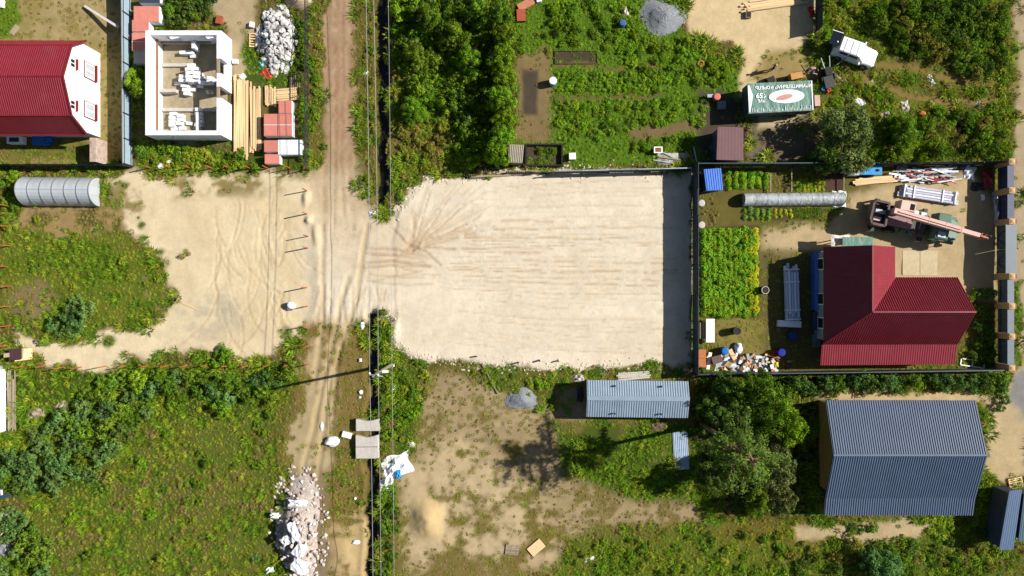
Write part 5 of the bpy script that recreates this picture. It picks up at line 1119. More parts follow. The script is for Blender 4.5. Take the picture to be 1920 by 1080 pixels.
single(MB().cbox((0, 0, .25), (.5, .5, .5)), 'white_pail', 'white pail at the garden top edge', 'pail', m_pvc, G(1010, 2), .2, bevel=.05)
ws = thing('wash_stand', 'white basin with pipes beside the garden path', 'basin', G(1232, 283))
MB().box(-.4, .4, -.3, .3, .4, .6).obj('basin', m_pvc, ws); MB().box(-.28, .28, -.2, .2, .601, .61).obj('bowl', m_woodr, ws)
for x in (-.3, .3): MB().box(x - .04, x + .04, -.2, .2, 0, .4).obj('leg', m_galv, ws)
for k, (a, b_) in enumerate((((1243, 286), (1268, 298)), ((1235, 294), (1290, 302)), ((1225, 300), (1262, 306)), ((1285, 284), (1300, 304)), ((1300, 276), (1306, 304)))):
    plank(*a, *b_, .12, .1, (m_galv, m_wood2)[k % 2], 'pipe_length', 'grey pipe or board lying near the garden fence corner', 'pipe', .1, None, 'pipes near the fence corner')
single(MB().cbox((0, 0, .05), (2.9, 1.1, .1)), 'concrete_pad', 'pale concrete pad under pipes at the garden fence', 'slab', m_conc, G(1262, 298), 0)
single(MB().cbox((0, 0, .15), (.6, .4, .3), .3), 'folded_sheet', 'pale blue folded sheet beside the brown shed', 'sheet', m_bcloth, G(1335, 275), .4)
plank(880, 332, 1000, 326, .2, .1, m_wood2, 'log', 'weathered log along the sand field edge below the thicket', 'log', .1)
# bottom centre plot
plank(904, 682, 934, 738, .12, .12, m_wood2, 'pole_log', 'long pale stick lying on the grass below the sand field', 'stick', .05)
plank(1100, 690, 1125, 683, .12, .06, m_wood2, 'board', 'grey stick in the grass at the sand field edge', 'stick')
ws_ = lumber('board_stack', 'pale weathered boards stacked behind the galvanised roof shed', 1186, 697, 1187, 711, 5, 3.1, m_conc, 2, .15, .13)
crumple('junk_pile', 1086, 708, 1.0, .8, .5, m_conc, 'grey white junk at the shed corner', 'junk', 0, 71); crumple('wire_coil', 1088, 738, .6, 1.5, .4, m_steel, 'dark coiled wire against the shed end wall', 'wire', 0, 72)
o = thing('roofing_sheet', 'pale blue corrugated sheet lying on grass below the shed', 'roofing sheet', G(1277, 845), .03)
roof_quad('sheet', (-.7, -1.75, .06), (.7, -1.75, .06), (.62, 1.75, .06), (-.75, 1.75, .06), M('pale_blue_sheet', pc(176, 196, 220, 1.5), .45, .12, 2), o, pitch=.18, amp=.03)
crumple('brown_rubbish', 1230, 800, 1.6, .8, .3, m_brown, 'mauve brown rubbish in the shed shade', 'rubbish', .1, 73); crumple('pale_rag', 1106, 1048, .9, .4, .2, m_sheet, 'white rag on the grass edge of the dry plot', 'rag', .2, 74)
for k, (px, py) in enumerate(((972, 679), (1011, 675), (1045, 676), (893, 668))):
    p = G(px, py); o = inst(withmat(MB().box(-.06, .06, -.06, .06, -.2, .5).mesh('stub_post'), m_steel), 'stub_post', None, p, (.1, -.1, k)); tag(o, 'short dark stub post at the sand field edge', 'post', 'stub posts at the field edge')
plank(325, 561, 372, 582, .06, .05, m_wood, 'pole_log', 'thin yellow pole on the sand beside the bushy island', 'pole'); plank(318, 561, 331, 562, .3, .15, m_black, 'dark_board', 'short black board at the end of the yellow pole', 'board')
# left edge: white truck bed, scaffold poles, scrap
sf = thing('pole_stack', 'long weathered poles stacked along the meadow edge', 'poles', G(24, 748))
for i in range(6): MB().tube([(-.3 + i * .13, -2.9 + R.uniform(-.3, .3), .15), (-.32 + i * .14 + R.uniform(-.1, .1), 3.0 - R.uniform(0, 1.4), .25)], .055, 7).obj('pole', m_wood2, sf)
for y in (-.6, 2.1): MB().bar((-.8, y, .1), (.7, y + .1, .1), .1).obj('bearer', m_wood2, sf)
tk = thing('white_container', 'long white container beside the stacked poles', 'container', G(-13, 752, 1.0))
MB().box(-.75, .75, -2.9, 2.9, .3, 1.4).obj('body', m_film, tk, bevel=.08); MB().lathe([(.2, 2.7), (.5, 2.7), (.5, 3.2), (.2, 3.3)], 14, (.2, 0, .8), 'Y').obj('tank_end', m_galv, tk)
for y in (-1, 1): MB().box(-.7, .7, y - .1, y + .1, 0, .3).obj('skid', m_wood2, tk)
for k, (a, b_, mt, tx) in enumerate((((-8, 934), (20, 928), m_navy, 'navy plank'), ((-8, 972), (20, 960), m_conc, 'pale thick plank'), ((-5, 1012), (18, 985), m_wood, 'fresh narrow plank'), ((2, 905), (4, 930), m_pvc, 'white plank'))):
    plank(*a, *b_, .35 if k < 2 else .15, .1, mt, 'plank', tx + ' in the scrap at the meadow corner', 'plank', .15)
crumple('grey_junk', 6, 1030, 1.4, 1.6, .5, m_grav, 'grey junk heap at the meadow corner', 'junk', 0, 77)
crumple('dead_branches', 68, 775, 1.6, 1.0, .5, m_wood2, 'grey heap of dead branches in the weeds', 'branches', .2, 78); crumple('dead_branches', 115, 762, 1.2, .8, .4, m_wood2, 'small brown branch pile beside the bushes', 'branches', .6, 79)
# building site small things
single(MB().cbox((0, 0, .2), (.55, .75, .4), -.2), 'brick_stack', 'small stack of orange red bricks on the dirt path', 'bricks', M('site_brick', pc(176, 92, 66, 1.5), .9, .2, 6), G(413, 39), 0)
crumple('green_bag', 492, 121, .8, .8, .5, M('green_bag', pc(50, 130, 110, 1.5), .6, .2, 4), 'green plastic bag beside the rubble pile', 'bag', 0, 81); crumple('red_tarp', 503, 136, 1.2, 1.0, .3, M('red_tarp', pc(216, 80, 62, 1.5), .6, .15, 4), 'crumpled red tarp below the rubble pile', 'tarp', -.4, 82)
for k, (px, py) in enumerate(((443, 117), (457, 145), (474, 48))): single(MB().cbox((0, 0, .2), (.5, .4, .35), .3 * k), 'spare_block', ('white block on bare ground beside the roofless house', 'white block at the head of the lumber stack', 'white chunk thrown beside the rubble pile')[k], 'block', m_block, G(px, py), .4 * k, bevel=.02)
crumple('rag', 686, 137, .5, .4, .2, m_sheet, 'pale rag in weeds beside the dirt road', 'rag', 0, 83); crumple('sack_pair', 702, 399, .9, .5, .3, m_sheet, 'white and blue rags at the ditch end', 'rag', .3, 84)
for k, (px, py) in enumerate(((1632, 158), (1610, 190), (1697, 200), (1660, 215), (1745, 150), (1835, 195), (1590, 185))): crumple('field_litter', px, py, R.uniform(.5, 1.3), R.uniform(.4, .7), .2, R.choice((m_sheet, m_conc, m_slate)), 'pale litter sheet in the weeds below the car track', 'litter', R.uniform(0, 3), 90 + k, 'litter below the car track')
bag(1728, 214, .7, .5, .3, M('orange_bag', pc(206, 120, 60, 1.5)), 'orange sack in the weeds below the car track')
crumple('red_scrap', 1521, 22, .5, 1.0, .4, m_redp, 'red scrap leaning at the dark fence by the lumber', 'scrap', .3, 99)
sb_ = thing('sand_box', 'small dark box on the sandy clearing', 'box', G(1402, 29)); MB().box(-.25, .25, -.3, .3, 0, .3).obj('body', m_wood2, sb_); MB().box(-.2, .2, -.25, .25, .3, .31).obj('opening', m_black, sb_)

# ---------------------------------------------------------------- power line
pl = thing('utility_pole', 'concrete utility pole with crossarm beside the ditch', 'utility pole', (*W(735, 683).xy, 0))
MB().tube([(0, 0, -1), (0, 0, 4), (0, 0, 9.5)], [.17, .14, .1], 10).obj('shaft', m_pole, pl)
MB().bar((-.35, .1, 9.2), (.75, -.05, 9.2), .1).obj('crossarm', m_galv, pl)
ends = [W(693, 700, 9.3) - Vector(pl.location), W(709, 703, 9.3) - Vector(pl.location)]
for e in ends: MB().lathe([(.05, 0), (.08, .05), (.05, .1), (.08, .15), (.04, .2)], 10, (e.x, e.y, 9.24)).obj('insulator', m_pvc, pl)
MB().bar((0, 0, 7.6), (.5, .15, 7.8), .07).obj('lamp_arm', m_galv, pl); MB().cbox((.7, .2, 7.82), (.5, .2, .12)).obj('lamp_head', m_pvc, pl)
def wire(pxs, z, sag, label, r=.02):
    """pxs: photo pixels of the supports; the cable sags between them"""
    P_ = [W(x, y, z) for x, y in pxs]; pts = []
    for a, b_ in zip(P_[:-1], P_[1:]):
        for i in range(16): t_ = i / 16; q_ = a.lerp(b_, t_); q_.z -= sag * 4 * t_ * (1 - t_); pts.append(q_)
    pts.append(P_[-1]); single(MB().tube(pts, r, 5), 'power_cable', label, 'cable', m_wire)
wire([(680, -260), (693, 700), (700, 1600)], 9.3, .8, 'overhead cable on the road side of the utility pole')
wire([(694, -260), (709, 703), (714, 1600)], 9.3, .8, 'overhead cable on the crossarm end above the ditch')
wire([(724, -260), (735, 700), (741, 1600)], 5.4, .4, 'lower overhead cable over the weeds beside the ditch', .017)

# ---------------------------------------------------------------- people
def person(label, px, py, rz, top, legs, hair, bend=0.0, reach=.3, hh=1.72):
    p = G(px, py, hh); o = thing('person', label, 'person', p, rz); s_ = hh / 1.75; bx = bend * .45; bz = -bend * .32
    v = [(0, 0, .95), (.02 + bx * .35, 0, 1.12), (.02 + bx, 0, 1.38 + bz), (.03 + bx * 1.15, 0, 1.5 + bz), (.06 + bx * 1.3, 0, 1.64 + bz * 1.05), (.06 + bx * 1.35, 0, 1.76 + bz * 1.05)]
    r = [.15, .13, .16, .06, .1, .08]; e = [(0, 1), (1, 2), (2, 3), (3, 4), (4, 5)]
    for sd in (-1, 1):
        k = len(v); v += [(0, sd * .1, .9), (.03, sd * .11, .5), (0, sd * .12, .09), (.14, sd * .13, .05)]; r += [.1, .065, .045, .045]; e += [(0, k), (k, k + 1), (k + 1, k + 2), (k + 2, k + 3)]
        k = len(v); v += [(.02 + bx, sd * .2, 1.4 + bz), (.06 + bx, sd * .25, 1.12 + bz), (.06 + bx + reach, sd * .2, .95 + bz + reach * .3), (.12 + bx + reach, sd * .19, .93 + bz + reach * .3)]; r += [.065, .05, .04, .04]; e += [(2, k), (k, k + 1), (k + 1, k + 2), (k + 2, k + 3)]
        hnd = k + 3
        for f_ in range(5):
            k = len(v); a = (f_ - 2) * .016; ln = (.05, .075, .085, .078, .06)[f_]
            v.append((v[hnd][0] + ln, v[hnd][1] + a * 1.4, v[hnd][2] - .02 - .01 * abs(f_ - 2))); r.append(.01); e.append((hnd, k))
    me = bpy.data.meshes.new('body'); me.from_pydata([tuple(c_ * s_ for c_ in q_) for q_ in v], e, []); b_ = bpy.data.objects.new('body', me); COL.objects.link(b_)
    sk = b_.modifiers.new('skin', 'SKIN'); sk.use_smooth_shade = True
    for i, sv in enumerate(me.skin_vertices[0].data): sv.radius = (r[i] * s_, r[i] * s_ * (1.25 if i < 3 else 1)); sv.use_root = (i == 0)
    b_.modifiers.new('sub', 'SUBSURF').levels = 1; bpy.context.view_layer.update()
    m2 = bpy.data.meshes.new_from_object(b_.evaluated_get(bpy.context.evaluated_depsgraph_get())); bpy.data.objects.remove(b_)
    m2.materials.clear()
    for q_ in (m_skin, top, legs, m_black): m2.materials.append(q_)
    for f_ in m2.polygons:
        z = f_.center.z / s_; xx = f_.center.x
        f_.material_index = 3 if z < .1 else 2 if z < .98 and xx < .12 + 0 * bx else 1 if z < 1.47 + bz and not (xx > .06 + bx + reach * .6 and z < 1.2) else 0
    b_ = bpy.data.objects.new('body', m2); link(b_, o)
    hc = Vector((.05 + bx * 1.33, 0, 1.72 + bz * 1.05)) * s_
    MB().lathe([(.02, .1), (.07, .075), (.1, .02), (.105, -.03), (.09, -.07)], 14, hc).obj('hair', hair, o, smooth=True)
    for sd in (-1, 1): MB().lathe([(.005, -.008), (.012, 0), (.005, .008)], 6, hc + Vector((.1, sd * .035, -.06))).obj('eye', m_black, o)
    MB().cbox(hc + Vector((.11, 0, -.09)), (.03, .02, .035)).obj('nose', m_skin, o); MB().cbox(hc + Vector((.1, 0, -.13)), (.01, .045, .01)).obj('mouth', m_maroon, o)
    return o
person('person in dark clothes standing on the sandy path near the banner trailer', 1457, 122, 2.6, m_dcloth, m_dcloth, M('light_hair', pc(214, 190, 170, 1.5)), 0, .1)
person('person in pale blue shirt bending over beside the dark cart', 1524, 124, -.3, M('pale_blue_shirt', pc(186, 200, 224, 1.5), .9, .1, 8), m_dcloth, m_hair, .9, .35)
person('person in blue with white cap at the open car tailgate', 1568, 77, -.2, m_bcloth, m_dcloth, m_wcloth, .2, .35)

# ---------------------------------------------------------------- vegetation
LG_ = leafmat('leaf_green', pc(64, 94, 22, 1.15), pc(138, 170, 56, 1.05)); LD_ = leafmat('leaf_dark', pc(56, 82, 28, 1.2), pc(122, 150, 66, 1.1))
LY_ = leafmat('leaf_yellow_green', pc(98, 112, 24, 1.15), pc(176, 186, 66, 1.0), .3, .16); LB_ = leafmat('leaf_blue_green', pc(62, 98, 44, 1.15), pc(134, 168, 92, 1.05)); LV_ = leafmat('leaf_vivid', pc(72, 108, 18, 1.15), pc(160, 196, 54, 1.1))
LO_ = leafmat('leaf_olive', pc(100, 104, 36, 1.0), pc(160, 156, 70, .95), .3, .14); LR_ = leafmat('leaf_brown', pc(108, 92, 50, 1.0), pc(172, 148, 98, .95), .3, .14); LH_ = leafmat('straw', pc(138, 122, 68, 1.2), pc(194, 176, 116, 1.15), .3, .14)
LC_ = leafmat('leaf_crop', pc(72, 118, 20, 1.05), pc(148, 192, 58, 1.0), .35, .15); LCY_ = leafmat('leaf_crop_yellow', pc(150, 160, 18, 1.05), pc(214, 214, 60, 1.0), .35, .15)
LW_ = leafmat('leaf_willow', pc(78, 94, 42, 1.15), pc(160, 170, 100, 1.05))
def leafmesh(name, cent, nrm, size, aspect, mat, rng, shade):
    """many small rhombic leaves as one mesh"""
    n = len(cent); nrm = nrm / np.linalg.norm(nrm, axis=1, keepdims=True)
    a = rng.normal(size=(n, 3)); t_ = np.cross(nrm, a); t_ /= np.linalg.norm(t_, axis=1, keepdims=True); b_ = np.cross(nrm, t_)
    s_ = size[:, None] / 2; cup = nrm * s_ * .3
    v = np.stack([cent - t_ * s_, cent + b_ * s_ * aspect - cup * .5, cent + t_ * s_ - cup, cent - b_ * s_ * aspect - cup * .5], 1).reshape(-1, 3)
    me = bpy.data.meshes.new(name); f = np.arange(4 * n, dtype=np.int32)
    me.vertices.add(4 * n); me.vertices.foreach_set('co', v.ravel().astype(np.float32)); me.loops.add(4 * n); me.loops.foreach_set('vertex_index', f)
    me.polygons.add(n); me.polygons.foreach_set('loop_start', f[::4].copy()); me.polygons.foreach_set('loop_total', np.full(n, 4, np.int32)); me.update()
    at = me.attributes.new('shade', 'FLOAT', 'FACE'); at.data.foreach_set('value', np.clip(shade, 0, 1).astype(np.float32)); me.materials.append(mat); return me
def crown(name, mat, seed, n=600, leaf=.16, clumps=22, fill=.55, base=.15, cl=.3, flat=1.0):
    """unit crown: radius 1, height 0..1 ; leaves grouped in uneven clumps on a lopsided dome"""
    rng = np.random.default_rng(seed); ph = rng.uniform(0, 6.28, 3)
    a = rng.uniform(0, 2 * np.pi, clumps); el = np.arcsin(rng.uniform(-.1, 1, clumps)); rr = rng.uniform(fill, 1.0, clumps) * (1 + .2 * np.sin(2 * a + ph[0]) + .14 * np.sin(3 * a + ph[1])) * .86
    cc = np.stack([rr * np.cos(el) * np.cos(a), rr * np.cos(el) * np.sin(a), base + (1 - base) * (.12 + .8 * np.clip(np.sin(el), 0, 1) * rr * flat)], 1)
    csz = rng.uniform(.55, 1.25, clumps) * cl; cs = rng.uniform(-.22, .22, clumps)
    k = rng.integers(0, clumps, n); d = rng.normal(size=(n, 3)); d /= np.linalg.norm(d, axis=1, keepdims=True); d[:, 2] = np.abs(d[:, 2]) * .8 - .15
    rad = rng.uniform(.35, 1, n) ** .5
    p = cc[k] + d * (csz[k] * rad)[:, None] * np.array([1, 1, .7])
    nr = d + np.array([0, 0, .7]) + rng.normal(size=(n, 3)) * .45
    sh = .5 + cs[k] + rng.normal(size=n) * .15
    return leafmesh(name, p, nr, leaf * rng.uniform(.6, 1.3, n), .55, mat, rng, sh)
mats = dict(w=LW_, g=LG_, d=LD_, y=LY_, b=LB_, v=LV_, o=LO_, r=LR_)
SH = {k: [crown('foliage', m, 10 * i + j + 3, 760, .17, 28) for j in range(4)] for i, (k, m) in enumerate(mats.items())}
TR = {k: [crown('crown', mats[k], 500 + 10 * i + j, 6500, .08, 70, .35, .1, .22) for j in range(3)] for i, k in enumerate('gdbvw')}
SPEC = []; stem_mesh = []
for j in range(3):
    q = random.Random(j); mb = MB()
    for i in range(5):
        a = q.uniform(0, 6.28); mb.tube([(0, 0, -.1), (.25 * math.cos(a), .25 * math.sin(a), .4), (.6 * math.cos(a + .3), .6 * math.sin(a + .3), .75)], [.05, .035, .012], 5)
    stem_mesh.append(withmat(mb.mesh('stem'), m_bark))
def shrub(px, py, r, hh, key, label, group, cat='shrub', name='shrub'):
    SPEC.append((r, px, py, hh, key, label, group, cat, name))
CW = dict(g='green', d='dark green', y='yellow green', b='blue green', v='bright green', o='olive', r='brown')
def build_shrub(r, px, py, hh, key, label, group, cat, name):
    c = G(px, py, hh * .6); o = thing(name, label, cat, c, R.uniform(0, 6.28), group)
    inst(R.choice(SH[key]), 'foliage', o, (0, 0, 0), (0, 0, 0), (r, r * R.uniform(.85, 1.1), hh)); inst(R.choice(stem_mesh), 'stem', o, (0, 0, 0), (0, 0, 0), (r, r, hh * .9)); return o
trunk_cache = {}
def tree(px, py, r, hh, key, label, base=.25, name='leafy_tree', group=None):
    zc = hh * (base + (1 - base) * .6); p = W(px, py, zc); c = Vector((p.x, p.y, gz(p.x, p.y))); o = thing(name, label, 'tree', c, R.uniform(0, 6.28), group)
    cb = hh * base; inst(R.choice(TR[key]), 'crown', o, (0, 0, cb), (0, 0, 0), (r, r, hh - cb))
    q = random.Random(int(px)); mb = MB().tube([(0, 0, -.3), (.05, .03, hh * .4), (0, .1, hh * .75)], [.035 * hh * .55, .022 * hh * .6, .03], 8)
    for i in range(7):
        a = i * 2.4 + q.random(); z = hh * (base * .8 + .07 * i); e = r * q.uniform(.6, .9)
        mb.tube([(0, 0, z), (e * .5 * math.cos(a), e * .5 * math.sin(a), z + .25 * (hh - z)), (e * math.cos(a), e * math.sin(a), z + .5 * (hh - z))], [.05, .035, .012], 5)
    mb.obj('trunk', m_bark, o); return o
def inside(px, py, poly):
    c = False
    for (x0, y0), (x1, y1) in zip(poly, poly[1:] + poly[:1]):
        if (y0 > py) != (y1 > py) and px < x0 + (py - y0) * (x1 - x0) / (y1 - y0): c = not c
    return c
def shrubs(poly, n, rmin, rmax, keys, label, group, hk=1.5, mind=.7, cat='shrub', name='shrub'):
    x0, x1 = min(p[0] for p in poly), max(p[0] for p in poly); y0, y1 = min(p[1] for p in poly), max(p[1] for p in poly); done = []; tries = 0
    while len(done) < n and tries < n * 40:
        tries += 1; px, py = R.uniform(x0, x1), R.uniform(y0, y1)
        if not inside(px, py, poly): continue
        r = R.uniform(rmin, rmax)
        if any(math.hypot(px - a, py - b_) < mind * 20 * (r + c_) * .6 for a, b_, c_ in done): continue
        done.append((px, py, r)); shrub(px, py, r, r * hk * R.uniform(.8, 1.2), R.choice(keys), label, group, cat, name)
# thicket between the wires and the garden
shrubs([(742, -20), (945, -20), (950, 290), (860, 300), (850, 215), (800, 190), (760, 150), (742, 60)], 105, .6, 1.35, 'ggvdgv', 'leafy green bush in the dense thicket beside the overhead cables', 'bushes of the thicket', 1.7, .62)
shrubs([(735, 90), (770, 160), (840, 210), (850, 300), (790, 320), (740, 300)], 26, .35, .8, 'gyoog', 'low yellowish bush on the ragged thicket edge', 'low bushes at the thicket edge', 1.3)
for i, (px, py) in enumerate(((938, 18), (943, 60), (940, 102), (946, 140), (940, 180), (944, 218), (938, 256), (932, 285))): tree(px, py, R.uniform(1.1, 1.5), R.uniform(4.2, 5.4), R.choice('vvg'), 'slender green tree in the row along the garden edge', .12, 'leafy_tree', 'trees along the garden edge')
for i, (px, py, r, hh) in enumerate(((800, 30, 1.7, 4.0), (852, 62, 1.8, 4.2), (780, 105, 1.5, 3.4), (892, 20, 1.6, 4.4), (880, 110, 1.5, 4.0), (775, 205, 1.4, 2.8))): tree(px, py, r, hh, R.choice('gvg'), 'rounded bushy tree inside the thicket', .08, 'leafy_tree', 'small trees inside the thicket')
# bottom-left bushes
shrubs([(0, 840), (60, 790), (150, 780), (240, 790), (200, 860), (160, 900), (60, 925), (0, 905)], 34, .7, 1.3, 'bbgbd', 'blue green bush in the clump beside the stacked poles', 'bushes beside the stacked poles', 1.5, .6)
shrubs([(130, 712), (250, 700), (330, 700), (420, 715), (545, 688), (530, 745), (430, 770), (300, 760), (240, 800), (150, 780)], 48, .5, 1.15, 'bgggv', 'green bush below the row of orange posts', 'bushes below the orange posts', 1.5, .62)
shrubs([(0, 960), (70, 990), (90, 1080), (0, 1080)], 14, .6, 1.2, 'bbg', 'blue green bush at the meadow corner scrap', 'bushes at the meadow corner', 1.5)
shrubs([(60, 910), (260, 820), (540, 760), (520, 900), (490, 1080), (80, 1080)], 34, .3, .65, 'gvbgy', 'small green bush scattered over the brown meadow', 'scattered meadow bushes', 1.2, 1.1)
shrubs([(10, 400), (220, 430), (310, 530), (260, 600), (150, 620), (40, 560)], 16, .25, .5, 'gyoy', 'low yellow green bush on the grassy island', 'low bushes on the island', 1.1, 1.0)
shrubs([(95, 560), (160, 560), (160, 625), (85, 625)], 9, .6, 1.1, 'bb', 'dense dark bush at the corner of the grassy island', 'dense bushes on the island', 1.6)
shrubs([(0, 325), (34, 325), (20, 420), (0, 430)], 8, .5, .9, 'gv', 'green bush beside the greenhouse end', 'bushes beside the greenhouse', 1.4)
shrubs([(400, 632), (440, 640), (435, 690), (390, 690)], 6, .5, .8, 'gv', 'green bush growing into the sand strip', 'bushes in the sand strip', 1.4)
# building site greenery
tree(250, 152, 1.5, 3.0, 'v', 'yellow green young tree over the pale blue fence', .1)
shrubs([(310, -10), (400, -10), (395, 22), (345, 42), (310, 40)], 14, .5, 1.0, 'dg', 'dark bush behind the roofless house', 'bushes behind the roofless house', 1.6)
shrubs([(255, 268), (330, 275), (440, 285), (485, 300), (480, 325), (255, 305)], 26, .35, .75, 'gvyg', 'green bush below the roofless house', 'bushes below the roofless house', 1.2)
shrubs([(556, 30), (577, 30), (577, 315), (560, 315), (560, 200)], 22, .35, .65, 'gvd', 'green bush against the wire mesh fence', 'bushes against the mesh fence', 1.4)
shrubs([(583, 10), (600, 10), (596, 240), (583, 260)], 18, .25, .5, 'yvg', 'low weed bush on the road verge', 'weed bushes on the verge', 1.1)
shrubs([(670, 20), (708, 20), (712, 370), (685, 370)], 26, .2, .45, 'yog', 'low weed bush between road and ditch', 'weed bushes beside the ditch', 1.1)
shrubs([(726, 100), (745, 100), (800, 330), (740, 385), (726, 380)], 20, .25, .55, 'gyo', 'low weed bush on the field side of the ditch', 'weed bushes on the field side', 1.1)
shrubs([(712, 585), (732, 585), (736, 700), (740, 860), (716, 850)], 24, .3, .6, 'gvg', 'green bush along the lower ditch', 'bushes along the lower ditch', 1.3)
shrubs([(712, 930), (745, 930), (740, 1080), (712, 1080)], 14, .35, .8, 'gd', 'green bush at the ditch beside the sand mound', 'bushes at the sand mound', 1.3)
shrubs([(750, 680), (830, 676), (800, 740), (770, 830), (745, 830)], 22, .3, .65, 'vgy', 'bright green bush at the lower field corner', 'bushes at the lower field corner', 1.1)
# vegetable garden
shrubs([(1035, 0), (1085, 0), (1085, 80), (1035, 85)], 16, .4, .7, 'vg', 'leafy currant bush in the upper garden corner', 'currant bushes', 1.2)
shrubs([(1090, 0), (1190, 10), (1210, 60), (1280, 70), (1340, 110), (1385, 130), (1350, 160), (1240, 150), (1120, 80)], 66, .35, .7, 'vvgv', 'leafy vegetable plant in the overgrown garden', 'vegetables of the upper garden', 1.0, .8, 'plant', 'vegetable_plant')
shrubs([(1045, 190), (1160, 190), (1240, 190), (1330, 180), (1320, 235), (1180, 245), (1150, 262), (1045, 262)], 62, .3, .6, 'vvgv', 'leafy vegetable plant in the lower garden', 'vegetables of the lower garden', .9, .8, 'plant', 'vegetable_plant')
shrubs([(1045, 135), (1240, 135), (1240, 172), (1045, 172)], 44, .25, .45, 'vgg', 'small vegetable plant in the middle bed', 'vegetables of the middle bed', .9, .9, 'plant', 'vegetable_plant')
shrubs([(1180, 262), (1300, 250), (1300, 280), (1180, 285)], 14, .3, .55, 'vg', 'leafy plant beside the garden path', 'plants beside the garden path', 1.0, .9, 'plant', 'vegetable_plant')
shrubs([(1000, 280), (1040, 280), (1040, 304), (1000, 304)], 6, .3, .5, 'vg', 'leafy plant in the dark framed bed', 'plants in the framed bed', 1.0, .8, 'plant', 'vegetable_plant')
shrubs([(962, 60), (1030, 60), (1030, 95), (962, 95)], 8, .3, .6, 'yvg', 'yellow green bush above the soil bed', 'bushes above the soil bed', 1.1)
# top right wild plot
tree(1597, 250, 3.1, 5.2, 'w', 'big round grey green willow beside the banner trailer', .08, 'willow_tree'); tree(1700, 240, 1.7, 3.0, 'g', 'small round tree in the wild plot', .08); tree(1560, 295, 1.6, 4.0, 'd', 'dark tree leaning over the fence corner', .1); tree(1610, 300, 1.5, 4.2, 'w', 'grey green tree at the fence above the blue trailer', .1)
shrubs([(1640, 0), (1890, 0), (1890, 120), (1840, 140), (1700, 100), (1640, 40)], 78, .5, 1.2, 'ggdgo', 'green bush in the wild plot north of the car track', 'bushes north of the car track', 1.5, .62)
shrubs([(1545, 0), (1640, 0), (1640, 60), (1560, 68), (1545, 60)], 18, .3, .7, 'vyg', 'yellow green weed bush behind the white car', 'weed bushes behind the white car', 1.1)
shrubs([(1560, 165), (1660, 165), (1680, 195), (1660, 215), (1560, 200)], 16, .3, .6, 'vyg', 'low bush between trailer and car track', 'low bushes below the car track', 1.0)
shrubs([(1820, 195), (1892, 195), (1892, 296), (1740, 298), (1650, 298), (1660, 220), (1740, 215)], 40, .45, 1.05, 'ggvo', 'green bush along the fence north of the crane yard', 'bushes north of the crane yard', 1.5, .65)
# right-hand plots
shrubs([(1812, 545), (1862, 545), (1862, 678), (1812, 678), (1836, 600)], 22, .35, .8, 'dgd', 'dark bush between red house and fence', 'bushes at the red house gable', 1.4)
shrubs([(1455, 712), (1700, 710), (1870, 705), (1885, 735), (1830, 728), (1560, 735), (1470, 738)], 34, .6, 1.05, 'bgbdb', 'green bush in the row between grey fence and graphite roof', 'bushes along the grey fence', 1.7, .6)
shrubs([(1872, 700), (1892, 700), (1888, 770), (1872, 770)], 5, .5, .8, 'gd', 'bush at the village road corner', 'bushes at the road corner', 1.4)
GT = ('nearest the scrap litter fence', 'next to the graphite roof', 'in the middle of the grove', 'beside the yellow board wall', 'on the south west side', 'at the south end near the bare strip', 'at the south edge over the grass', 'behind the shed corner', 'closest to the galvanised shed')
for i, (px, py, r, hh, k) in enumerate(((1432, 735, 2.3, 6.5, 'g'), (1482, 800, 2.2, 6.0, 'v'), (1445, 790, 2.2, 7.0, 'g'), (1462, 880, 2.4, 6.0, 'w'), (1415, 880, 2.0, 6.5, 'g'), (1470, 945, 1.7, 4.6, 'w'), (1425, 945, 1.6, 4.6, 'g'), (1370, 740, 1.8, 5.0, 'd'), (1345, 770, 1.6, 5.0, 'd'))):
    tree(px, py, r, hh, k, 'tall leafy tree of the grove ' + GT[i], .15, 'leafy_tree', 'trees of the grove')
# pine
p = W(1396, 852, 11.8); pn = thing('pine_tree', 'tall sparse pine with bare reddish branches rising above the grove', 'tree', (p.x, p.y, 0)); rng = np.random.default_rng(5); mb = MB(); cs_ = []
mb.tube([(-.3, .2, -.3), (-.1, .1, 5), (0, 0, 9), (.1, 0, 13)], [.18, .15, .1, .04], 9)
for i in range(52):
    z = rng.uniform(6.4, 12.8); a = rng.uniform(0, 6.28); e = (1 - abs(z - 9.6) / 5) * rng.uniform(1.5, 3.9); tip = np.array([e * math.cos(a), e * math.sin(a), z + rng.uniform(.1, .6)])
    mb.tube([(0, 0, z), tuple(tip * np.array([.5, .5, 1]) + np.array([0, 0, -.05])), tuple(tip)], [.07, .045, .015], 5)
    for t_ in (.45, .65, .82, 1.0): cs_.append(np.array([tip[0] * t_, tip[1] * t_, z + (tip[2] - z) * t_ + .1]))
pn.scale = (1.15, 1.15, 1.12); mb.obj('trunk', M('pine_bark', pc(140, 112, 88, 1.5), .95, .25, 5), pn); cs_ = np.array(cs_); k = rng.integers(0, len(cs_), 10000); d = rng.normal(size=(10000, 3)); d /= np.linalg.norm(d, axis=1, keepdims=True)
link(bpy.data.objects.new('crown', leafmesh('crown', cs_[k] + d * rng.uniform(.05, .5, 10000)[:, None] * np.array([1, 1, .6]), d + np.array([0, 0, .8]), rng.uniform(.14, .3, 10000), .3, LD_, rng, .4 + rng.normal(size=10000) * .25)), pn)
tree(1335, 905, 1.5, 5.5, 'd', 'thin dark tree on the grassy side of the grove', .2); shrubs([(1310, 690), (1335, 720), (1345, 800), (1320, 860), (1300, 800)], 10, .5, .9, 'd', 'dark bush between shed and grove', 'bushes between shed and grove', 1.5)
tree(1662, 1066, 2.2, 3.4, 'b', 'broad blue green bush at the bottom meadow', .05, 'broad_bush')
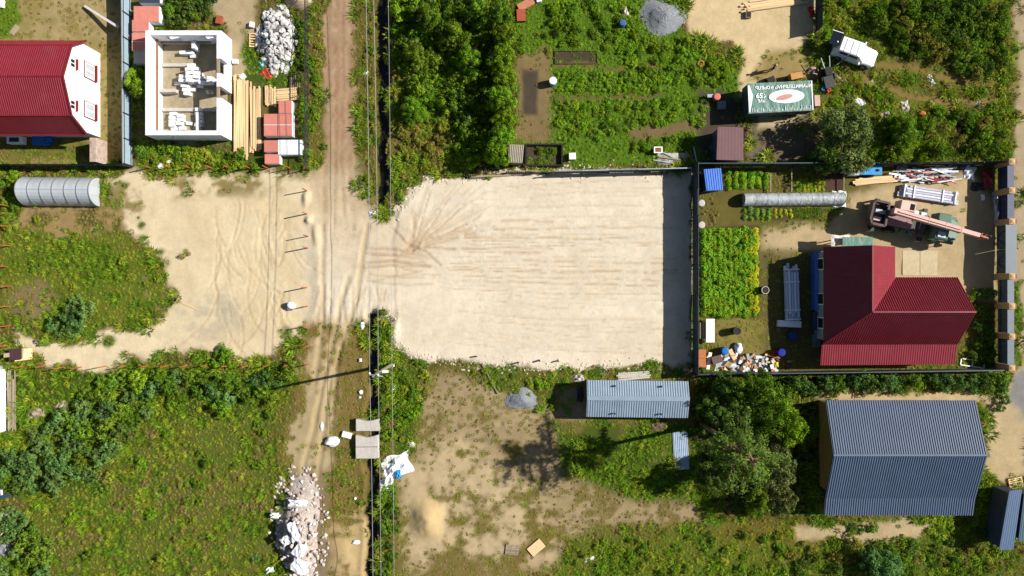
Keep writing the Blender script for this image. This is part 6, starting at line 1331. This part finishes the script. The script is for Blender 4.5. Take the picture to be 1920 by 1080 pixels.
shrubs([(1480, 1020), (1600, 1015), (1700, 1035), (1800, 990), (1860, 990), (1860, 1080), (1480, 1080)], 40, .35, .85, 'gdgo', 'green bush in the meadow below the graphite roof house', 'bushes below the graphite house', 1.2, .75)
shrubs([(1110, 1010), (1300, 1000), (1480, 1000), (1480, 1080), (1060, 1080)], 44, .25, .6, 'gygv', 'low green bush on the bottom meadow', 'low bushes on the bottom meadow', 1.1, .9)
shrubs([(830, 690), (1070, 700), (1070, 790), (1010, 780), (940, 710)], 18, .25, .5, 'vgy', 'low green bush around the gravel heap', 'low bushes around the gravel', 1.0)
shrubs([(1580, 985), (1660, 985), (1650, 1000), (1585, 1000)], 6, .3, .6, 'gd', 'bush in the bare strip below the graphite house', 'bushes in the bare strip', 1.0)
shrubs([(1262, 682), (1290, 682), (1290, 700), (1262, 700)], 3, .4, .55, 'b', 'bush at the dark fence end', 'bushes at the fence end', 1.3)

SPEC.sort(key=lambda q_: -q_[0]); nsh = 0; REST = []; words = ('green', 'leafy', 'dense', 'low', 'small', 'dark', 'bright', 'yellow', 'blue', 'yellowish')
for q_ in SPEC:
    if q_[8] == 'shrub':
        if nsh >= 285: REST.append(q_); continue
        nsh += 1
        lb = q_[5].split(); bi = next(i for i, w_ in enumerate(lb) if w_ in ('bush',)); tail = ' '.join(lb[bi:])
        size = 'very broad' if q_[0] > 1.05 else 'broad' if q_[0] > .85 else 'medium sized' if q_[0] > .68 else 'small'
        q_ = q_[:5] + (size + ' ' + CW[q_[4]] + ' ' + tail,) + q_[6:]
    build_shrub(*q_)
# ---- ground cover: grass, weeds, crops (uncountable)
def tuft(name, seed, n, ln, w, lean, mat, spread=.16):
    rng = np.random.default_rng(seed); a = rng.uniform(0, 2 * np.pi, n); r = spread * np.sqrt(rng.random(n)); a2 = a + rng.normal(size=n) * .6
    b0 = np.stack([r * np.cos(a), r * np.sin(a), np.full(n, -.03)], 1); L = ln * rng.uniform(.5, 1.15, n); le = lean * rng.uniform(.4, 1.3, n)
    dr = np.stack([np.cos(a2) * np.sin(le), np.sin(a2) * np.sin(le), np.cos(le)], 1); sd = np.stack([-np.sin(a2), np.cos(a2), np.zeros(n)], 1) * w / 2
    mid = b0 + dr * (L * .6)[:, None]; tip = b0 + dr * L[:, None] * np.array([1.15, 1.15, .85])
    v = np.stack([b0 - sd, b0 + sd, mid + sd * .8, mid - sd * .8, tip], 1).reshape(-1, 3); f = []
    for i in range(n): k = 5 * i; f += [(k, k + 1, k + 2, k + 3), (k + 3, k + 2, k + 4)]
    me = bpy.data.meshes.new(name); me.from_pydata(v.tolist(), [], f); at = me.attributes.new('shade', 'FLOAT', 'FACE'); at.data.foreach_set('value', np.repeat(np.clip(.5 + rng.normal(size=n) * .15, 0, 1), 2).astype(np.float32)); me.materials.append(mat); return me
def weed(name, seed, n, r, hh, leaf, mat):
    rng = np.random.default_rng(seed); d = rng.normal(size=(n, 3)); d /= np.linalg.norm(d, axis=1, keepdims=True); d[:, 2] = np.abs(d[:, 2]); q_ = rng.uniform(.3, 1, n) ** .5
    return leafmesh(name, d * q_[:, None] * np.array([r, r, hh]), d + np.array([0, 0, .9]) + rng.normal(size=(n, 3)) * .3, leaf * rng.uniform(.6, 1.3, n), .5, mat, rng, .5 + rng.normal(size=n) * .16)
def protos(name, meshes):
    c = bpy.data.collections.new(name)
    for i, me in enumerate(meshes): o = bpy.data.objects.new('%s_%02d' % (name, i), me); c.objects.link(o)
    return c
def scatter(name, coll, pts, rots, scs, idx, label=None, cat=None):
    me = bpy.data.meshes.new(name); me.vertices.add(len(pts)); me.vertices.foreach_set('co', np.asarray(pts, np.float32).ravel())
    for nm, ty, dat, fld in (('rot', 'FLOAT_VECTOR', rots, 'vector'), ('scl', 'FLOAT_VECTOR', scs, 'vector'), ('idx', 'INT', idx, 'value')):
        a = me.attributes.new(nm, ty, 'POINT'); a.data.foreach_set(fld, np.asarray(dat, np.int32 if ty == 'INT' else np.float32).ravel())
    o = bpy.data.objects.new(name, me); link(o); ng = bpy.data.node_groups.new(name, 'GeometryNodeTree')
    ng.interface.new_socket('Geometry', in_out='INPUT', socket_type='NodeSocketGeometry'); ng.interface.new_socket('Geometry', in_out='OUTPUT', socket_type='NodeSocketGeometry')
    n = ng.nodes; gi, go = n.new('NodeGroupInput'), n.new('NodeGroupOutput'); ip = n.new('GeometryNodeInstanceOnPoints'); ci = n.new('GeometryNodeCollectionInfo')
    ci.inputs['Collection'].default_value = coll; ci.inputs['Separate Children'].default_value = True; ci.inputs['Reset Children'].default_value = True; ip.inputs['Pick Instance'].default_value = True
    def na(nm, ty): k = n.new('GeometryNodeInputNamedAttribute'); k.data_type = ty; k.inputs['Name'].default_value = nm; return [s_ for s_ in k.outputs if s_.enabled and s_.name == 'Attribute'][0]
    l = ng.links; l.new(gi.outputs[0], ip.inputs['Points']); l.new(ci.outputs[0], ip.inputs['Instance']); l.new(na('rot', 'FLOAT_VECTOR'), ip.inputs['Rotation']); l.new(na('scl', 'FLOAT_VECTOR'), ip.inputs['Scale']); l.new(na('idx', 'INT'), ip.inputs['Instance Index']); l.new(ip.outputs[0], go.inputs[0])
    md = o.modifiers.new('scatter', 'NODES'); md.node_group = ng; return tag(o, label, cat, None, 'stuff')
PR = protos('cover', [tuft('t', 1, 46, .34, .030, .85, LH_), tuft('t', 2, 40, .42, .032, .9, LO_), tuft('t', 3, 46, .30, .030, .8, LO_), tuft('t', 4, 50, .36, .034, .85, LY_), tuft('t', 5, 50, .34, .034, .8, LG_), tuft('t', 6, 46, .38, .036, .85, LV_),
                      weed('w', 7, 60, .24, .3, .13, LG_), weed('w', 8, 60, .28, .34, .14, LV_), weed('w', 9, 55, .24, .28, .12, LY_), weed('w', 10, 60, .26, .32, .12, LR_), weed('w', 11, 60, .26, .36, .14, LB_), weed('w', 12, 50, .2, .25, .11, LO_)])
def sample(A, x, y):
    i = np.clip(np.round((x + XF) / DX).astype(int) + len(ext), 0, A.shape[1] - 1); j = np.clip(np.round((y + YF) / DX).astype(int) + len(ext), 0, A.shape[0] - 1); return A[j, i]
sp = .33; gx_, gy_ = np.meshgrid(np.arange(-50.5, 50.5, sp), np.arange(-29.5, 29.5, sp)); x = (gx_ + NR.uniform(-sp, sp, gx_.shape) * .6).ravel(); y = (gy_ + NR.uniform(-sp, sp, gy_.shape) * .6).ravel()
B_, L__, T_ = sample(Bare, x, y), sample(Lush, x, y), sample(Tall, x, y); keep = NR.random(len(x)) > np.clip(B_ * 1.12 - .04, 0, 1)
def boxes_clear(x, y):                 # nothing grows inside buildings, vehicles or on slabs
    k = np.ones(len(x), bool)
    for x0, x1, y0, y1 in ((-60, -38.5, 14, 22.1), (ux0, ux1, uy0, uy1), (28.2, 39.8, -6.9, 3.4), (28.6, 40.9, -20.3, -10.4), (6.9, 15.9, -11.6, -8.5), (-46.1, -39.3, 7.9, 10.4), (-26.1, -23.4, 12, 20.1), (-23.4, -19.6, 11.6, 19), (6.3, 10.4, -14, -13), (19.3, 23.4, 2.4, 11), (31.3, 45, 8.6, 11.6), (-14.8, -12.3, -16.1, -12)): k &= ~((x > x0) & (x < x1) & (y > y0) & (y < y1))
    return k
keep &= boxes_clear(x, y); x, y, L__, T_ = x[keep], y[keep], L__[keep], T_[keep]; z = sample(Z, x, y); keep = z > -.4; x, y, z, L__, T_ = x[keep], y[keep], z[keep], L__[keep], T_[keep]
v = L__ + (sample(N1, x, y) - .5) * 1.1 + NR.normal(size=len(x)) * .09; pick = np.zeros(len(x), int)
opts = [(-9, .05, (0, 9, 0)), (.05, .22, (1, 2, 0, 11)), (.22, .42, (2, 3, 1, 2)), (.42, .6, (3, 4, 2, 8)), (.6, .82, (4, 5, 6, 4)), (.82, 9, (5, 7, 5, 6))]
for a, b_, ch in opts:
    m_ = (v >= a) & (v < b_); pick[m_] = NR.choice(ch, m_.sum())
sz = T_ * NR.uniform(.75, 1.3, len(x)) * (.55 + 1.0 * np.clip((sample(N2, x, y) * .5 + sample(N1, x, y) * .5 - .38) / .24, 0, 1)); 
cl_ = sstep((sample(N2, x, y) * .55 + sample(N1, x, y) * .45 - .5) / .1); tall_ = (NR.random(len(x)) < cl_ * .8) & (T_ > .5) & (L__ > .12)
gr_ = tall_ & (NR.random(len(x)) < .8); wd_ = tall_ & ~gr_; pick[gr_] = NR.choice((4, 3, 5, 4), gr_.sum()); pick[wd_] = NR.choice((6, 8, 4), wd_.sum()); sz[tall_] *= 1.3; br_ = (~tall_) & (sample(N3, x, y) + .5 * sample(N1, x, y) > .82) & (L__ < .7); pick[br_] = NR.choice((9, 1, 0, 2), br_.sum()); lowm = (~tall_) & (T_ > .5) & (cl_ < .2); sz[lowm] *= .75
sxy = np.maximum(.6, sz)
print('cover instances', len(x))
scatter('wild_grass', PR, np.stack([x, y, z], 1), np.stack([NR.normal(size=len(x)) * .1, NR.normal(size=len(x)) * .1, NR.uniform(0, 6.28, len(x))], 1), np.stack([sxy, sxy, sz], 1), pick, 'mixed grass and weeds covering the open ground', 'grass')
# ---- the smaller bushes of thicket, verges and meadows grow together as undergrowth
keys_ = list(SH); SP = protos('bushlet', [SH[k_][j_] for k_ in keys_ for j_ in range(4)])
if REST:
    pp = [tuple(G(q_[1], q_[2], q_[3] * .6)) for q_ in REST]
    scatter('undergrowth', SP, pp, [(0, 0, R.uniform(0, 6.28)) for _ in REST], [(q_[0], q_[0], q_[3]) for q_ in REST], [keys_.index(q_[4]) * 4 + R.randrange(4) for q_ in REST], 'small weedy bushes growing together over verges and meadows', 'undergrowth')
# ---- crop beds
CR = protos('crop', [weed('c', 21, 80, .26, .34, .13, LC_), weed('c', 22, 80, .26, .34, .13, LV_), weed('c', 23, 70, .22, .28, .12, LCY_), tuft('c', 24, 40, .32, .04, .6, LC_, .1), weed('c', 25, 60, .3, .36, .17, LB_)])
def bed(label, x0, x1, y0, y1, rows, along, step, choice, s0=1.0, ygrad=None):
    pts, idx, sc = [], [], []
    for r_ in range(rows):
        t_ = (r_ + .5) / rows
        n = int(((y1 - y0) if along == 'y' else (x1 - x0)) / step)
        for i in range(n):
            if R.random() < .09: continue
            k_ = (i + R.random() * .8) / n; px, py = (x0 + (x1 - x0) * t_ + R.uniform(-1.5, 1.5), y0 + (y1 - y0) * k_) if along == 'y' else (x0 + (x1 - x0) * k_, y0 + (y1 - y0) * t_ + R.uniform(-1.5, 1.5))
            p_ = G(px, py); pts.append(tuple(p_)); c_ = R.choice(choice)
            if ygrad and R.random() < ((px - x0) / (x1 - x0)) ** 7: c_ = ygrad
            idx.append(c_); sc.append((s0 * R.uniform(.6, 1.3),) * 3)
    n = len(pts); scatter('crop_bed', CR, pts, [(0, 0, R.uniform(0, 6.28)) for _ in range(n)], sc, idx, label, 'crop bed')
bed('tall green potato crop in rows beside the tall dark fence', 1314, 1420, 432, 592, 11, 'y', 5.0, (0, 0, 1), 1.5, 2)
bed('leafy green crop in the bed beside the blue roofed shed', 1358, 1442, 324, 354, 6, 'y', 5, (1, 0), 1.5)
bed('sparse crop rows in the bed behind the tunnel greenhouse', 1490, 1546, 334, 360, 8, 'y', 6, (0, 2), .7)
bed('short cabbage like crop below the tunnel greenhouse', 1390, 1446, 391, 413, 5, 'y', 5, (4, 0), 1.05)
bed('yellow flowering crop beside the onion rows', 1450, 1486, 392, 410, 4, 'y', 6, (2,), .8)
bed('thin straight onion rows below the tunnel greenhouse', 1488, 1536, 391, 410, 11, 'y', 3.5, (3,), .55)
bed('low crop rows on the soil of the middle garden', 1042, 1240, 136, 172, 5, 'x', 9, (0, 1), .8)

# ---- sand clods crumbling along the edge of the levelled field
m_clod = M('sand_clod', PALE, .95, .12, 4, bump=.02, bscale=10); CL = protos('clod', [withmat(lump(900 + i, 1), m_clod) for i in range(5)])
pp, ss = [], []
for (x0, y0), (x1, y1) in zip(FIELD, FIELD[1:]):
    if (x0 > 1290 and x1 > 1290) or (x0 < 725): continue
    for k_ in range(int(math.hypot(x1 - x0, y1 - y0) / 1.1)):
        t_ = R.random(); p_ = G(x0 + (x1 - x0) * t_ + R.gauss(0, 7), y0 + (y1 - y0) * t_ + R.gauss(0, 7)); s_ = R.uniform(.08, .3) * R.uniform(.6, 1.2)
        pp.append(tuple(p_)); ss.append((s_ * R.uniform(.8, 1.5), s_, s_ * .6))
for k_ in range(900):
    p_ = G(R.uniform(580, 1290), R.uniform(330, 690)); 
    if sample(Bare, np.array([p_.x]), np.array([p_.y]))[0] > .95: s_ = R.uniform(.05, .14); pp.append(tuple(p_)); ss.append((s_, s_, s_ * .6))
scatter('sand_clods', CL, pp, [(R.uniform(-.4, .4), R.uniform(-.4, .4), R.uniform(0, 6.28)) for _ in pp], ss, [R.randrange(5) for _ in pp], 'crumbled sand clods along the edge of the levelled field', 'sand clods')
